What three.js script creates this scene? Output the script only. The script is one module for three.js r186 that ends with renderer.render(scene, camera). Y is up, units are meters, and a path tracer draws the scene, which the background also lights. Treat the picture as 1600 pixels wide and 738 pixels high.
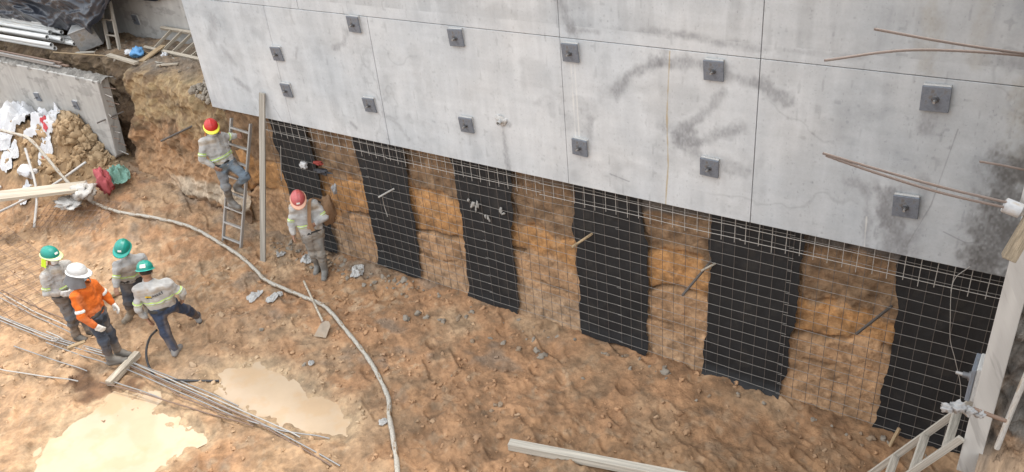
import * as THREE from 'three';
import { mergeGeometries, mergeVertices } from 'three/addons/utils/BufferGeometryUtils.js';
import { RoundedBoxGeometry } from 'three/addons/geometries/RoundedBoxGeometry.js';

// ---------------------------------------------------------------- camera, sky, sun, exposure
const scene = new THREE.Scene();
const camera = new THREE.PerspectiveCamera(32.25, 1024 / 472, 0.1, 400);
{
  const m = new THREE.Matrix4().makeBasis(
    new THREE.Vector3(0.8232, -0.09032, -0.56053), new THREE.Vector3(-0.21891, 0.86043, -0.46015), new THREE.Vector3(0.52386, 0.50149, 0.68853));
  camera.position.set(0, 7.1, 7.9);
  camera.quaternion.setFromRotationMatrix(m);
}
{ // bright overcast sky, brighter towards the zenith
  const W = 64, H = 32, d = new Float32Array(W * H * 4);
  for (let j = 0; j < H; j++) for (let i = 0; i < W; i++) {
    const el = ((j + 0.5) / H - 0.5) * Math.PI, s = Math.max(0, Math.sin(el));
    const L = 0.655 * (1 + 1.15 * s);
    const k = (j * W + i) * 4; d[k] = L * 0.965; d[k + 1] = L; d[k + 2] = L * 1.045; d[k + 3] = 1;
  }
  const t = new THREE.DataTexture(d, W, H, THREE.RGBAFormat, THREE.FloatType);
  t.mapping = THREE.EquirectangularReflectionMapping; t.magFilter = t.minFilter = THREE.LinearFilter; t.needsUpdate = true;
  scene.background = t; scene.environment = t;
}
const sun = new THREE.DirectionalLight(0xfff4e6, 1.42);
sun.position.set(-4, 26, -9); sun.target.position.set(-7, 0, 2);
sun.castShadow = true; sun.shadow.radius = 20; sun.shadow.mapSize.set(2048, 2048);
Object.assign(sun.shadow.camera, { left: -20, right: 20, top: 20, bottom: -20, near: 1, far: 80 });
scene.add(sun, sun.target);
const renderer = new THREE.WebGLRenderer({ antialias: true });
renderer.toneMapping = THREE.LinearToneMapping;
renderer.toneMappingExposure = 2.15;
renderer.shadowMap.enabled = true;

// ---------------------------------------------------------------- noise, random, helpers
const V = (x, y, z) => new THREE.Vector3(x, y, z);
const A3 = (a) => new THREE.Vector3(a[0], a[1], a[2]);
function RNG(s) { return () => { s |= 0; s = s + 0x6D2B79F5 | 0; let t = Math.imul(s ^ s >>> 15, 1 | s); t = t + Math.imul(t ^ t >>> 7, 61 | t) ^ t; return ((t ^ t >>> 14) >>> 0) / 4294967296; }; }
const PT = new Uint8Array(512), PV = new Float32Array(256);
{ const r = RNG(77); const a = [...Array(256).keys()]; for (let i = 255; i > 0; i--) { const j = (r() * (i + 1)) | 0; [a[i], a[j]] = [a[j], a[i]]; } for (let i = 0; i < 512; i++) PT[i] = a[i & 255]; for (let i = 0; i < 256; i++) PV[i] = r() * 2 - 1; }
const q5 = (t) => t * t * t * (t * (t * 6 - 15) + 10);
function n2(x, y) {
  const xi = Math.floor(x), yi = Math.floor(y), u = q5(x - xi), v = q5(y - yi), X = xi & 255, Y = yi & 255, X1 = (X + 1) & 255, Y1 = (Y + 1) & 255;
  const a = PV[PT[PT[X] + Y]], b = PV[PT[PT[X1] + Y]], c = PV[PT[PT[X] + Y1]], d = PV[PT[PT[X1] + Y1]];
  return (a + (b - a) * u) * (1 - v) + (c + (d - c) * u) * v;
}
function n3(x, y, z) {
  const zi = Math.floor(z), w = q5(z - zi);
  const o = (zi & 255) * 17.31, o1 = ((zi + 1) & 255) * 17.31;
  const a = n2(x + Math.floor(o), y + Math.floor(o * 3.7)), b = n2(x + Math.floor(o1), y + Math.floor(o1 * 3.7));
  return a + (b - a) * w;
}
function fbm(x, y, o = 4, g = 0.5) { let s = 0, a = 1, t = 0; for (let i = 0; i < o; i++) { s += a * n2(x, y); t += a; a *= g; const nx = x * 1.62 + y * 1.18 + 5.2; y = y * 1.62 - x * 1.18 + 1.3; x = nx; } return s / t; }
const bil = (x, y, o = 2) => { let s = 0, a = 1, t = 0; for (let i = 0; i < o; i++) { s += a * (1 - 2 * Math.abs(n2(x, y))); t += a; a *= 0.5; const nx = x * 1.7 + y * 1.1 + 3.1; y = y * 1.7 - x * 1.1; x = nx; } return s / t; };
const sm = (a, b, x) => { const t = Math.min(1, Math.max(0, (x - a) / (b - a))); return t * t * (3 - 2 * t); };
const lerp = (a, b, t) => a + (b - a) * t, clamp = (x, a = 0, b = 1) => Math.min(b, Math.max(a, x));
const mix3 = (a, b, t) => [lerp(a[0], b[0], t), lerp(a[1], b[1], t), lerp(a[2], b[2], t)];
const rnd = RNG(2024);
// periodic noise for tiling textures
function pn(x, y, p) {
  const xi = Math.floor(x), yi = Math.floor(y), u = q5(x - xi), v = q5(y - yi), m = (k) => ((k % p) + p) % p;
  const h = (i, j) => PV[PT[PT[m(i) & 255] + (m(j) & 255)]];
  const a = h(xi, yi), b = h(xi + 1, yi), c = h(xi, yi + 1), d = h(xi + 1, yi + 1);
  return (a + (b - a) * u) * (1 - v) + (c + (d - c) * u) * v;
}
function pfbm(u, v, p, o) { let s = 0, a = 1, t = 0; for (let i = 0; i < o; i++) { s += a * pn(u * p, v * p, p); t += a; a *= 0.6; p *= 2; } return s / t; }
function dataTex(W, H, fn, srgb = true) {
  const d = new Uint8Array(W * H * 4);
  for (let j = 0; j < H; j++) for (let i = 0; i < W; i++) { const c = fn((i + 0.5) / W, (j + 0.5) / H), k = (j * W + i) * 4; for (let q = 0; q < 3; q++) d[k + q] = clamp(c[q]) * 255; d[k + 3] = 255; }
  const t = new THREE.DataTexture(d, W, H); t.magFilter = THREE.LinearFilter; t.minFilter = THREE.LinearMipmapLinearFilter; t.generateMipmaps = true;
  t.wrapS = t.wrapT = THREE.RepeatWrapping; if (srgb) t.colorSpace = THREE.SRGBColorSpace; t.needsUpdate = true; return t;
}
const names = {};
function numbered(n) { names[n] = (names[n] ?? -1) + 1; return names[n] ? n + '_' + String(names[n]).padStart(3, '0') : n; }
function shade(o) { o.castShadow = o.receiveShadow = true; return o; }
function mesh(name, geo, mat, parent) { const m = shade(new THREE.Mesh(geo, mat)); m.name = name; if (parent) parent.add(m); return m; }
function tag(o, label, category, group) { o.userData.label = label; o.userData.category = category; if (group) o.userData.group = group; return o; }
function thing(name, label, category, pos = [0, 0, 0], group) { const g = new THREE.Group(); g.name = numbered(name); g.position.set(...pos); scene.add(g); return tag(g, label, category, group); }
function single(name, geo, mat, label, category, group) { const m = mesh(numbered(name), geo, mat, scene); return tag(m, label, category, group); }
function struct(name, geo, mat) { const m = mesh(name, geo, mat, scene); m.userData.kind = 'structure'; return m; }
function M(rgb, rough = 0.85, o = {}) { const m = new THREE.MeshStandardMaterial({ roughness: rough, metalness: 0, ...o }); m.color.setRGB(...rgb); return m; }
// geometry between two points: a bar with a rectangular section, or a round tube
function barGeo(a, b, w, h, up = V(0, 1, 0), rad = 0.004) {
  a = a.isVector3 ? a : A3(a); b = b.isVector3 ? b : A3(b);
  const L = a.distanceTo(b), g = new RoundedBoxGeometry(L, h, w, 1, Math.min(rad, w * 0.3, h * 0.3));
  const x = b.clone().sub(a).normalize(), z = x.clone().cross(up).normalize(), y = z.clone().cross(x);
  g.applyMatrix4(new THREE.Matrix4().makeBasis(x, y, z).setPosition(a.clone().add(b).multiplyScalar(0.5)));
  return g;
}
function rodGeo(a, b, r, seg = 6, r2 = r) {
  a = a.isVector3 ? a : A3(a); b = b.isVector3 ? b : A3(b);
  const g = new THREE.CylinderGeometry(r2, r, a.distanceTo(b), seg, 1);
  g.applyQuaternion(new THREE.Quaternion().setFromUnitVectors(V(0, 1, 0), b.clone().sub(a).normalize()));
  g.translate((a.x + b.x) / 2, (a.y + b.y) / 2, (a.z + b.z) / 2); return g;
}
function tubeGeo(pts, r, seg = 40, rs = 6, t = 0.5) { return new THREE.TubeGeometry(new THREE.CatmullRomCurve3(pts.map((p) => p.isVector3 ? p : A3(p)), false, 'catmullrom', t), seg, r, rs, false); }
function capped(pts, r, seg, rs) { // tube with closed ends
  const g = tubeGeo(pts, r, seg, rs); const P = pts.map((p) => p.isVector3 ? p : A3(p));
  const e = (p, q) => { const c = new THREE.CircleGeometry(r, rs); c.applyQuaternion(new THREE.Quaternion().setFromUnitVectors(V(0, 0, 1), p.clone().sub(q).normalize())); c.translate(p.x, p.y, p.z); return c; };
  return mergeGeometries([g, e(P[0], P[1]), e(P[P.length - 1], P[P.length - 2])]);
}
function gridGeo(nu, nv, fn, cf, uvf) { // fn(u,v) -> [x,y,z]; cf(p,u,v) -> linear rgb
  const pos = new Float32Array((nu + 1) * (nv + 1) * 3), uv = new Float32Array((nu + 1) * (nv + 1) * 2), col = cf ? new Float32Array(pos.length) : null, idx = [];
  for (let j = 0; j <= nv; j++) for (let i = 0; i <= nu; i++) {
    const k = j * (nu + 1) + i, p = fn(i / nu, j / nv); pos.set(p, k * 3);
    uv.set(uvf ? uvf(p, i / nu, j / nv) : [i / nu, j / nv], k * 2); if (cf) col.set(cf(p, i / nu, j / nv), k * 3);
    if (i < nu && j < nv) idx.push(k, k + 1, k + nu + 2, k, k + nu + 2, k + nu + 1);
  }
  const g = new THREE.BufferGeometry(); g.setAttribute('position', new THREE.BufferAttribute(pos, 3)); g.setAttribute('uv', new THREE.BufferAttribute(uv, 2));
  if (cf) g.setAttribute('color', new THREE.BufferAttribute(col, 3)); g.setIndex(idx); g.computeVertexNormals(); return g;
}
function lumpGeo(rx, ry, rz, seed, detail = 2, rough = 0.25, freq = 2.2) { // irregular closed lump
  let g = new THREE.IcosahedronGeometry(1, detail); g.deleteAttribute('uv'); g.deleteAttribute('normal'); g = mergeVertices(g, 1e-4);
  const p = g.attributes.position, uv = new Float32Array(p.count * 2);
  for (let i = 0; i < p.count; i++) {
    const x = p.getX(i), y = p.getY(i), z = p.getZ(i);
    const k = 1 + rough * (n3(x * freq + seed * 7.3, y * freq + seed * 3.1, z * freq + seed * 1.7) + 0.5 * n3(x * freq * 2.3 + seed, y * freq * 2.3, z * freq * 2.3 + 9));
    p.setXYZ(i, x * k * rx, y * k * ry, z * k * rz); uv[i * 2] = x * k * rx * 2; uv[i * 2 + 1] = z * k * rz * 2 + y;
  }
  g.setAttribute('uv', new THREE.BufferAttribute(uv, 2)); g.computeVertexNormals(); return g;
}

// ---------------------------------------------------------------- textures and materials
const soilGrain = dataTex(1024, 1024, (u, v) => { const a = pfbm(u, v, 12, 7), b = pn(u * 90, v * 90, 90), c = pfbm(u + 0.3, v + 0.7, 40, 4); const g = 0.82 + 0.24 * a + 0.10 * c; return [g, g * 0.985, g * 0.965]; });
const soilBump = dataTex(1024, 1024, (u, v) => { const a = pfbm(u, v, 24, 6), c = Math.abs(pn(u * 70, v * 70, 70)); const g = 0.5 + 0.42 * a - 0.18 * c; return [g, g, g]; }, false);
const fineBump = dataTex(512, 512, (u, v) => { const g = 0.5 + 0.5 * pfbm(u, v, 32, 5); return [g, g, g]; }, false);
const woodTex = dataTex(512, 512, (u, v) => { const w = pn(u * 3, v * 40, 120) * 0.5 + pn(u * 8, v * 110, 880) * 0.5, k = pfbm(u, v, 6, 4); const g = 0.80 + 0.15 * w + 0.12 * k; return [g, g * 0.97, g * 0.92]; });
const clothBump = dataTex(512, 512, (u, v) => { const g = 0.5 + 0.35 * pfbm(u, v, 10, 5) + 0.12 * Math.sin(u * 400) * Math.sin(v * 400); return [g, g, g]; }, false);
const dirtTex = dataTex(512, 512, (u, v) => { const a = pfbm(u, v, 5, 6), g = 0.88 + 0.2 * a; const t = clamp((a - 0.12) * 2.2) * 0.5; return [lerp(g, 0.66, t), lerp(g, 0.55, t), lerp(g, 0.42, t)]; });
const soilMat = M([1, 1, 1], 0.95, { vertexColors: true, map: soilGrain, bumpMap: soilBump, bumpScale: 0.02 });
const steelRust = M([0.20, 0.135, 0.10], 0.75, { metalness: 0.25 });
const steelGrey = M([0.30, 0.29, 0.28], 0.5, { metalness: 0.45 });
const steelPale = M([0.40, 0.38, 0.35], 0.6, { metalness: 0.2 });
const wireMat = M([0.25, 0.235, 0.215], 0.6, { metalness: 0.3 }), wireRust = M([0.11, 0.092, 0.08], 0.75, { metalness: 0.2 });
const woodPale = M([0.60, 0.56, 0.50], 0.85, { map: woodTex, bumpMap: woodTex, bumpScale: 0.002 });
const woodGrey = M([0.52, 0.51, 0.49], 0.85, { map: woodTex, bumpMap: woodTex, bumpScale: 0.002 });
const woodWhite = M([0.66, 0.645, 0.61], 0.8, { map: woodTex, bumpMap: woodTex, bumpScale: 0.002 });
const woodTan = M([0.52, 0.40, 0.26], 0.85, { map: woodTex, bumpMap: woodTex, bumpScale: 0.002 });
const alloy = M([0.50, 0.49, 0.47], 0.5, { metalness: 0.35, map: dirtTex });
const matBlack = M([1, 1, 1], 0.75, { map: dataTex(1024, 1024, (u, v) => { const a = pfbm(u, v, 5, 6), b = pn(u * 60, v * 14, 420), d = sm(0.12, 0.5, a) * 0.5 + sm(0.75, 0.95, pn(u * 110, v * 110, 110)) * 0.4; const g = 0.095 + 0.012 * b + 0.015 * a; return [g + 0.085 * d, g + 0.068 * d, g + 0.005 + 0.045 * d]; }), bumpMap: clothBump, bumpScale: 0.004 });
const stoneGrey = M([0.35, 0.31, 0.26], 0.9, { map: soilGrain });
const stoneTan = M([0.36, 0.27, 0.19], 0.95, { map: soilGrain });
const plateMat = M([0.21, 0.235, 0.275], 0.55, { metalness: 0.2, map: dirtTex });
const nutMat = M([0.13, 0.13, 0.135], 0.5, { metalness: 0.6 });
const mortar = M([0.48, 0.47, 0.45], 0.95, { bumpMap: fineBump, bumpScale: 0.004 });

// ---------------------------------------------------------------- ground of the pit
const polyA = [[-9.1, 3.14], [-8.75, 2.72], [-8.2, 2.72], [-7.76, 2.8], [-7.2, 2.82], [-6.72, 2.87], [-6.62, 3.1], [-7.06, 3.42], [-7.66, 3.42], [-8.3, 3.4], [-8.82, 3.37]];
const polyB = [[-10.05, 4.15], [-9.55, 3.95], [-9.15, 4.15], [-8.75, 4.12], [-8.15, 4.1], [-8.3, 4.5], [-8.25, 4.9], [-8.4, 5.6], [-9.3, 5.7], [-9.95, 5.35], [-10.1, 4.8]];
function sdPoly(P, x, z) {
  let d = 1e9, ins = false;
  for (let i = 0, j = P.length - 1; i < P.length; j = i++) {
    const ex = P[j][0] - P[i][0], ez = P[j][1] - P[i][1], wx = x - P[i][0], wz = z - P[i][1], t = clamp((wx * ex + wz * ez) / (ex * ex + ez * ez));
    d = Math.min(d, Math.hypot(wx - ex * t, wz - ez * t));
    if ((P[i][1] > z) !== (P[j][1] > z) && x < ex * (z - P[i][1]) / ez + P[i][0]) ins = !ins;
  }
  return ins ? -d : d;
}
const WATER = -0.045;
function hBase(x, z) {
  let b = 0.08 * Math.exp(-Math.max(0, z) / 0.7) + 0.5 * sm(10.5, 15.5, -x) * (1 - sm(0.9, 2.7, z));
  b += 0.85 * Math.exp(-(((x + 18.4) / 1.8) ** 2) - (((z - 0.5) / 0.9) ** 2));
  b += 0.62 * Math.exp(-(((x + 16.75) / 0.75) ** 2) - (((z - 0.35) / 0.5) ** 2));
  if (x < -14) { const k = Math.exp(-(((x + 17.6) / 2.0) ** 4) - (((z - 0.5) / 1.0) ** 4)); if (k > 0.01) b += k * (0.13 * bil(x * 1.9 + 6, z * 1.9, 2) + 0.10 * bil(x * 4.4, z * 4.4 + 2, 2) - 0.05); }
  return b;
}
function ground(x, z) {
  let h = hBase(x, z);
  const far = Math.max(Math.abs(x + 10) - 16, z - 9, 0); if (far > 3) return h;
  const r = 0.88 + 0.6 * fbm(x * 0.5 + 9, z * 0.5 + 4, 2) + 0.9 * sm(-15.4, -16.4, x);
  const rx = x * 0.88 + z * 0.47, rz = z * 0.88 - x * 0.47, rut = fbm(rx * 0.9 + 2, rz * 4.2, 3);
  h += 0.05 * fbm(x * 0.8, z * 0.8, 3) + 0.045 * rut * sm(-0.4, 0.4, n2(x * 0.6 + 70, z * 0.6)) + r * (0.050 * fbm(x * 2.1 + 7, z * 2.1, 3) + 0.020 * bil(x * 4.3, z * 4.3, 3) + 0.014 * bil(x * 9.5 + 3, z * 9.5, 2) * sm(-0.3, 0.5, n2(x * 1.3 + 50, z * 1.3)) + 0.009 * bil(x * 15 + 8, z * 15, 1) * sm(-0.1, 0.5, n2(x * 1.9 + 90, z * 1.9)) + 0.006 * n2(x * 23, z * 23));
  // boot prints and scrapes
  const f = n2(rx * 3.0 + 40, rz * 5.2 + 11); h -= 0.032 * sm(0.42, 0.62, f) - 0.012 * sm(0.2, 0.4, f) * sm(0.62, 0.45, f);
  if (x > -11.2 && x < -5.6 && z > 2 && z < 7) {
    const d = Math.min(sdPoly(polyA, x, z), sdPoly(polyB, x, z)) + 0.07 * fbm(x * 3, z * 3, 3) + 0.03 * n2(x * 11, z * 11);
    const m = sm(0.30, -0.14, d + 0.05 * n2(x * 6, z * 6)), rim = sm(0.9, 0.25, d);
    h = lerp(h, Math.max(h, -0.025), rim) ; h = lerp(h, -0.066 + (h - hBase(x, z)) * 0.36, m);
  }
  return h;
}
const CB = [0.43, 0.245, 0.13], CL = [0.49, 0.335, 0.205], CD = [0.20, 0.115, 0.062], CG = [0.27, 0.215, 0.165], CO = [0.39, 0.235, 0.122], CP = [0.52, 0.41, 0.285];
function groundCol(x, z) {
  const a = fbm(x * 0.9 + 3, z * 0.9, 4), b = fbm(x * 3.1, z * 3.1 + 8, 4), c = fbm(x * 0.45 - 4, z * 0.45 + 2, 3), e = fbm(x * 9, z * 9, 3);
  let k = mix3(CB, CL, sm(-0.05, 0.45, a + 0.4 * b));
  k = mix3(k, CO, sm(0.0, 0.5, c - 0.3 * b) * 0.55);
  k = mix3(k, CD, sm(0.15, 0.6, b - 0.35 * a + 0.35 * e) * 0.45);
  k = mix3(k, CP, sm(0.3, 0.6, e + 0.5 * c) * 0.45);
  // grey cement spill among the rubble along the foot of the cut
  k = mix3(k, CG, sm(0.05, 0.45, fbm(x * 1.7 + 20, z * 2.6, 4) + 0.55 * Math.exp(-(((z - 0.25) / 0.3) ** 2)) * sm(-6.5, -8.5, x) - 0.25) * 0.7);
  // damp clay plus the wall's shade, painted as darker patches over the right half
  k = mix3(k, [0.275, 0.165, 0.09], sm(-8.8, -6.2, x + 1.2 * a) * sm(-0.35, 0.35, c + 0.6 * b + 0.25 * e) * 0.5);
  if (x < -15.2) k = mix3(k, [0.34, 0.24, 0.135], sm(-15.2, -16.0, x + 0.3 * b) * sm(1.9, 1.2, z + 0.3 * a) * 0.8);
  // the trampled left half of the pit floor is paler, in patches
  k = mix3(k, CL, sm(-7.6, -10.2, x + 0.8 * a) * sm(1.4, 2.6, z + 0.5 * b) * 0.6);
  if (x > -11.2 && x < -5.6 && z > 2 && z < 7) {
    const d = Math.min(sdPoly(polyA, x, z), sdPoly(polyB, x, z)) + 0.1 * b; k = mix3(k, [0.50, 0.37, 0.235], sm(0.35, 0.0, d) * (0.5 + 0.5 * sm(-0.3, 0.3, e)));
    const w = fbm(x * 2.6 + 1, z * 2.6 + 5, 3) - 1.6 * Math.hypot((x + 10.45) / 0.8, (z - 4.28) / 0.32) * 0.35 + 0.42; k = mix3(k, [0.17, 0.088, 0.045], sm(-0.05, 0.25, w) * 0.85);
  }
  return k;
}
{
  const ax = [], az = [];
  for (let x = -90; x < -28; x += 12) ax.push(x); for (let x = -28; x < -19.5; x += 0.12) ax.push(x); for (let x = -19.5; x < -15; x += 0.033) ax.push(x); for (let x = -15; x < 0.5; x += 0.026) ax.push(x); for (let x = 0.6; x < 60; x += 8) ax.push(x);
  for (let z = -0.5; z < 4; z += 0.027) az.push(z); for (let z = 4; z < 6.4; z += 0.034) az.push(z); for (let z = 6.4; z < 12; z += 0.3) az.push(z); for (let z = 12; z < 90; z += 9) az.push(z);
  const nu = ax.length - 1, nv = az.length - 1;
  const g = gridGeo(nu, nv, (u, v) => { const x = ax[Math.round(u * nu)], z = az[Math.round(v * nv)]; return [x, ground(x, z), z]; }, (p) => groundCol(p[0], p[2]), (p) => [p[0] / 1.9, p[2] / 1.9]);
  g.index.array.reverse?.(); g.computeVertexNormals();
  const n = g.attributes.normal; if (n.getY(1000) < 0) { for (let i = 0; i < n.count; i++) n.setXYZ(i, -n.getX(i), -n.getY(i), -n.getZ(i)); }
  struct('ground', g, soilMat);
}
// muddy water
const waterMat = new THREE.MeshPhysicalMaterial({ roughness: 0.06, ior: 1.33, bumpMap: fineBump, bumpScale: 0.0004 }); waterMat.color.setRGB(0.50, 0.38, 0.262); waterMat.map = dataTex(512, 512, (u, v) => { const a = pfbm(u, v, 4, 6), b = pfbm(u + 0.4, v + 0.2, 9, 5), g = 0.95 + 0.06 * a; return [g, g - 0.025 * sm(0, 0.4, b), g - 0.06 * sm(0, 0.4, b)]; }); waterMat.map.repeat.set(0.3, 0.3);
function puddle(name, P, cx, cz) {
  const s = new THREE.Shape(); P.forEach(([x, z], i) => { const k = 1.13, X = cx + (x - cx) * k, Z = cz + (z - cz) * (k + 0.08); i ? s.lineTo(X, -Z) : s.moveTo(X, -Z); });
  const g = new THREE.ShapeGeometry(s); g.rotateX(-Math.PI / 2); g.translate(0, WATER, 0); struct(name, g, waterMat);
}
puddle('puddle', polyA, -7.8, 3.08); puddle('puddle_001', polyB, -9.2, 4.8);

// ---------------------------------------------------------------- excavated soil face under the big wall
const SB = [0.30, 0.195, 0.115], SO = [0.58, 0.30, 0.105], ST = [0.55, 0.345, 0.195], SP = [0.57, 0.43, 0.30], SG = [0.155, 0.15, 0.145], SK = [0.09, 0.058, 0.038];
function strata(x, y) { // boundary heights of the layers along the face
  const t = 1.64 + 0.17 * n2(x * 1.15, 2) + 0.06 * n2(x * 3.6, 7), m = 1.06 + 0.17 * n2(x * 0.9 + 5, 4) + 0.06 * n2(x * 3.2, 9) + 0.02 * n2(x * 9, 5) - 0.25 * sm(-6.5, -9, x), l = 0.52 + 0.08 * n2(x * 1.2 + 9, 3) + 0.03 * n2(x * 6, 1);
  return [t, m, l];
}
function cutZ(x, y) {
  const [t, m, l] = strata(x, y);
  let z = -0.055 + 0.03 * fbm(x * 1.2, y * 1.2, 3) + 0.022 * bil(x * 4, y * 2.2, 3) + 0.020 * bil(x * 12 + y * 2.5, y * 2.6, 2) + 0.010 * n2(x * 22 + y * 4, y * 6) + 0.004 * n2(x * 33, y * 33);
  if (y > t) z += 0.018 * bil(x * 8, y * 8 + 4, 2) + 0.012;
  z += 0.03 * sm(t + 0.02, t - 0.10, y) * 0.6;
  const crack = (yy, w, dpt) => { const q = (y - yy) / w; z -= dpt * Math.exp(-q * q); };
  crack(m, 0.02, 0.075 * sm(-0.6, 0.2, n2(x * 2.3, 5))); crack(l + 0.12, 0.015, 0.045 * sm(-0.4, 0.4, n2(x * 2.9, 15))); crack(t - 0.01, 0.02, 0.035 * sm(-0.3, 0.4, n2(x * 2.1, 25)));
  z += 0.035 * sm(m, m - 0.05, y) ;
  if (y < m) z += 0.010 * bil(x * 16 + y * 5, y * 5, 2); // pick marks
  return Math.min(z, 0.035) + 0.05 * sm(0.25, -0.1, y);
}
function cutCol(x, y) {
  const [t, m, l] = strata(x, y), a = fbm(x * 2.2, y * 2.2, 4), b = fbm(x * 7, y * 7, 3);
  let k = mix3(ST, SO, sm(m - 0.06, m + 0.09, y + 0.1 * b) * (0.75 + 0.25 * b)); k = mix3(k, SB, sm(t - 0.06, t + 0.07, y + 0.14 * b));
  k = mix3(k, SP, sm(l + 0.03, l - 0.05, y + 0.05 * a) * (0.1 + 0.45 * sm(-0.2, 0.4, n2(x * 0.8 + 2, 31))));
  k = mix3(k, SK, 0.85 * (Math.exp(-(((y - m) / 0.017) ** 2)) * sm(0, 0.4, n2(x * 2.3, 5) + 0.35) + Math.exp(-(((y - l - 0.12) / 0.012) ** 2)) * sm(0, 0.4, n2(x * 2.9, 15)) * 0.6));
  k = mix3(k, CL, sm(0.1, 0.5, b + 0.4 * a) * 0.35); k = mix3(k, SK, sm(0.25, 0.6, -b + 0.3 * a) * 0.4);
  const gx = sm(-4.15, -3.95, x) * sm(-2.9, -3.05, x) + sm(-2.1, -1.95, x) * sm(-0.9, -1.05, x) + 0.5 * sm(-5.9, -5.6, x) * sm(-4.8, -5.0, x);
  k = mix3(k, SG, clamp(gx) * sm(2.24, 2.3, y + 0.07 * b + 0.05 * a) * 0.9);
  return k;
}
struct('soil_face', gridGeo(470, 104, (u, v) => { const x = -11.95 + 12.15 * u, y = -0.25 + 2.85 * v; return [x, y, cutZ(x, y)]; }, (p) => cutCol(p[0], p[1]), (p) => [p[0] / 1.7, p[1] / 1.7]), soilMat);
// soil bank and bench to the left, between the two concrete walls
{
  const prof = [[-2.2, 2.70], [-1.2, 2.68], [-0.55, 2.66], [-0.30, 2.60], [-0.17, 2.42], [-0.11, 2.05], [-0.05, 1.6], [0.0, 1.15], [0.02, 0.75], [0.10, 0.5], [0.08, 0.32], [0.16, 0.05], [0.2, -0.2]];
  const cum = [0]; for (let i = 1; i < prof.length; i++) cum.push(cum[i - 1] + Math.hypot(prof[i][0] - prof[i - 1][0], prof[i][1] - prof[i - 1][1])); const T = cum[cum.length - 1];
  const at = (v) => { const s = v * T; let i = 1; while (i < prof.length - 1 && cum[i] < s) i++; const f = (s - cum[i - 1]) / (cum[i] - cum[i - 1]); return [lerp(prof[i - 1][0], prof[i][0], f), lerp(prof[i - 1][1], prof[i][1], f), s]; };
  const fn = (u, v) => {
    const x = -22 + 10.15 * u; const [z0, y0, s] = at(v); const face = sm(1.45, 1.95, s);
    const d = 0.13 * fbm(x * 1.3, s * 1.3, 3) + 0.085 * bil(x * 2.9, s * 2.3, 3) + 0.03 * fbm(x * 6, s * 9, 3) + 0.03 * bil(x * 8, s * 7, 2) + 0.018 * bil(x * 17, s * 14, 2) * sm(-0.3, 0.4, n2(x * 2, s * 2)) + 0.008 * n2(x * 30, s * 30);
    const back = (0.34 + 0.1 * n2(x * 3, s * 3)) * sm(-15.12, -15.32, x + 0.10 * n2(4, s * 2.5) + 0.12 * (2 - y0) * 0.5);
    const top = (1 - face);
    return [x, y0 + top * (d * 0.55), z0 + face * (d - 0.04) - back * sm(0.9, 1.7, s)];
  };
  const cf = (p, u, v) => {
    const [, y0, s] = at(v), x = p[0], a = fbm(x * 1.6, s * 1.6, 4), b = fbm(x * 5, s * 5, 4), face = sm(1.5, 2.0, s + 0.2 * a);
    let k = mix3([0.24, 0.185, 0.135], [0.33, 0.235, 0.15], sm(-0.2, 0.4, a)); k = mix3(k, [0.38, 0.22, 0.12], sm(-15.5, -17.5, x + a) * 0.5 * sm(0.15, 0.4, b + 0.3)); k = mix3(k, [0.19, 0.17, 0.15], sm(0.2, 0.5, b) * 0.7);
    let f = mix3([0.385, 0.275, 0.155], [0.40, 0.235, 0.125], sm(1.9, 1.6, y0 + 0.25 * a)); f = mix3(f, [0.20, 0.13, 0.075], sm(0.0, 0.4, b - 0.5 * a) * 0.85); f = mix3(f, [0.47, 0.36, 0.20], sm(0.1, 0.4, fbm(x * 4 + 9, s * 7, 4)) * sm(1.5, 1.7, y0) * 0.6); 
    f = mix3(f, ST, sm(1.4, 1.1, y0 + 0.15 * b) * 0.5); f = mix3(f, [0.60, 0.49, 0.37], sm(0.80, 0.72, y0 + 0.1 * a) * sm(0.42, 0.47, y0 + 0.04 * b) * sm(-14.4, -13.6, x + 0.3 * a)); f = mix3(f, [0.19, 0.115, 0.065], sm(0.46, 0.36, y0 + 0.08 * a));
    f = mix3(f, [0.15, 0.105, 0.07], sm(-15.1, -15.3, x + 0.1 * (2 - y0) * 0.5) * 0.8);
    return mix3(k, f, face);
  };
  struct('soil_bank', gridGeo(560, 230, fn, cf, (p, u, v) => [p[0] / 1.7, v * T / 1.7]), soilMat);
}
// ground retained behind the walls, level with their top
{
  const s = new THREE.Shape([[-90, 1.9], [-11.8, 1.9], [-11.8, -0.0], [0.1, 0], [0.1, -3.3], [60, -3.3], [60, 60], [-90, 60]].map(([x, z]) => new THREE.Vector2(x, z)));
  const g = new THREE.ExtrudeGeometry(s, { depth: 0.3, bevelEnabled: false }); g.rotateX(-Math.PI / 2); g.translate(0, 6.95, 0); struct('upper_ground', g, M([0.3, 0.22, 0.14], 0.95, { map: soilGrain }));
}

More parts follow.
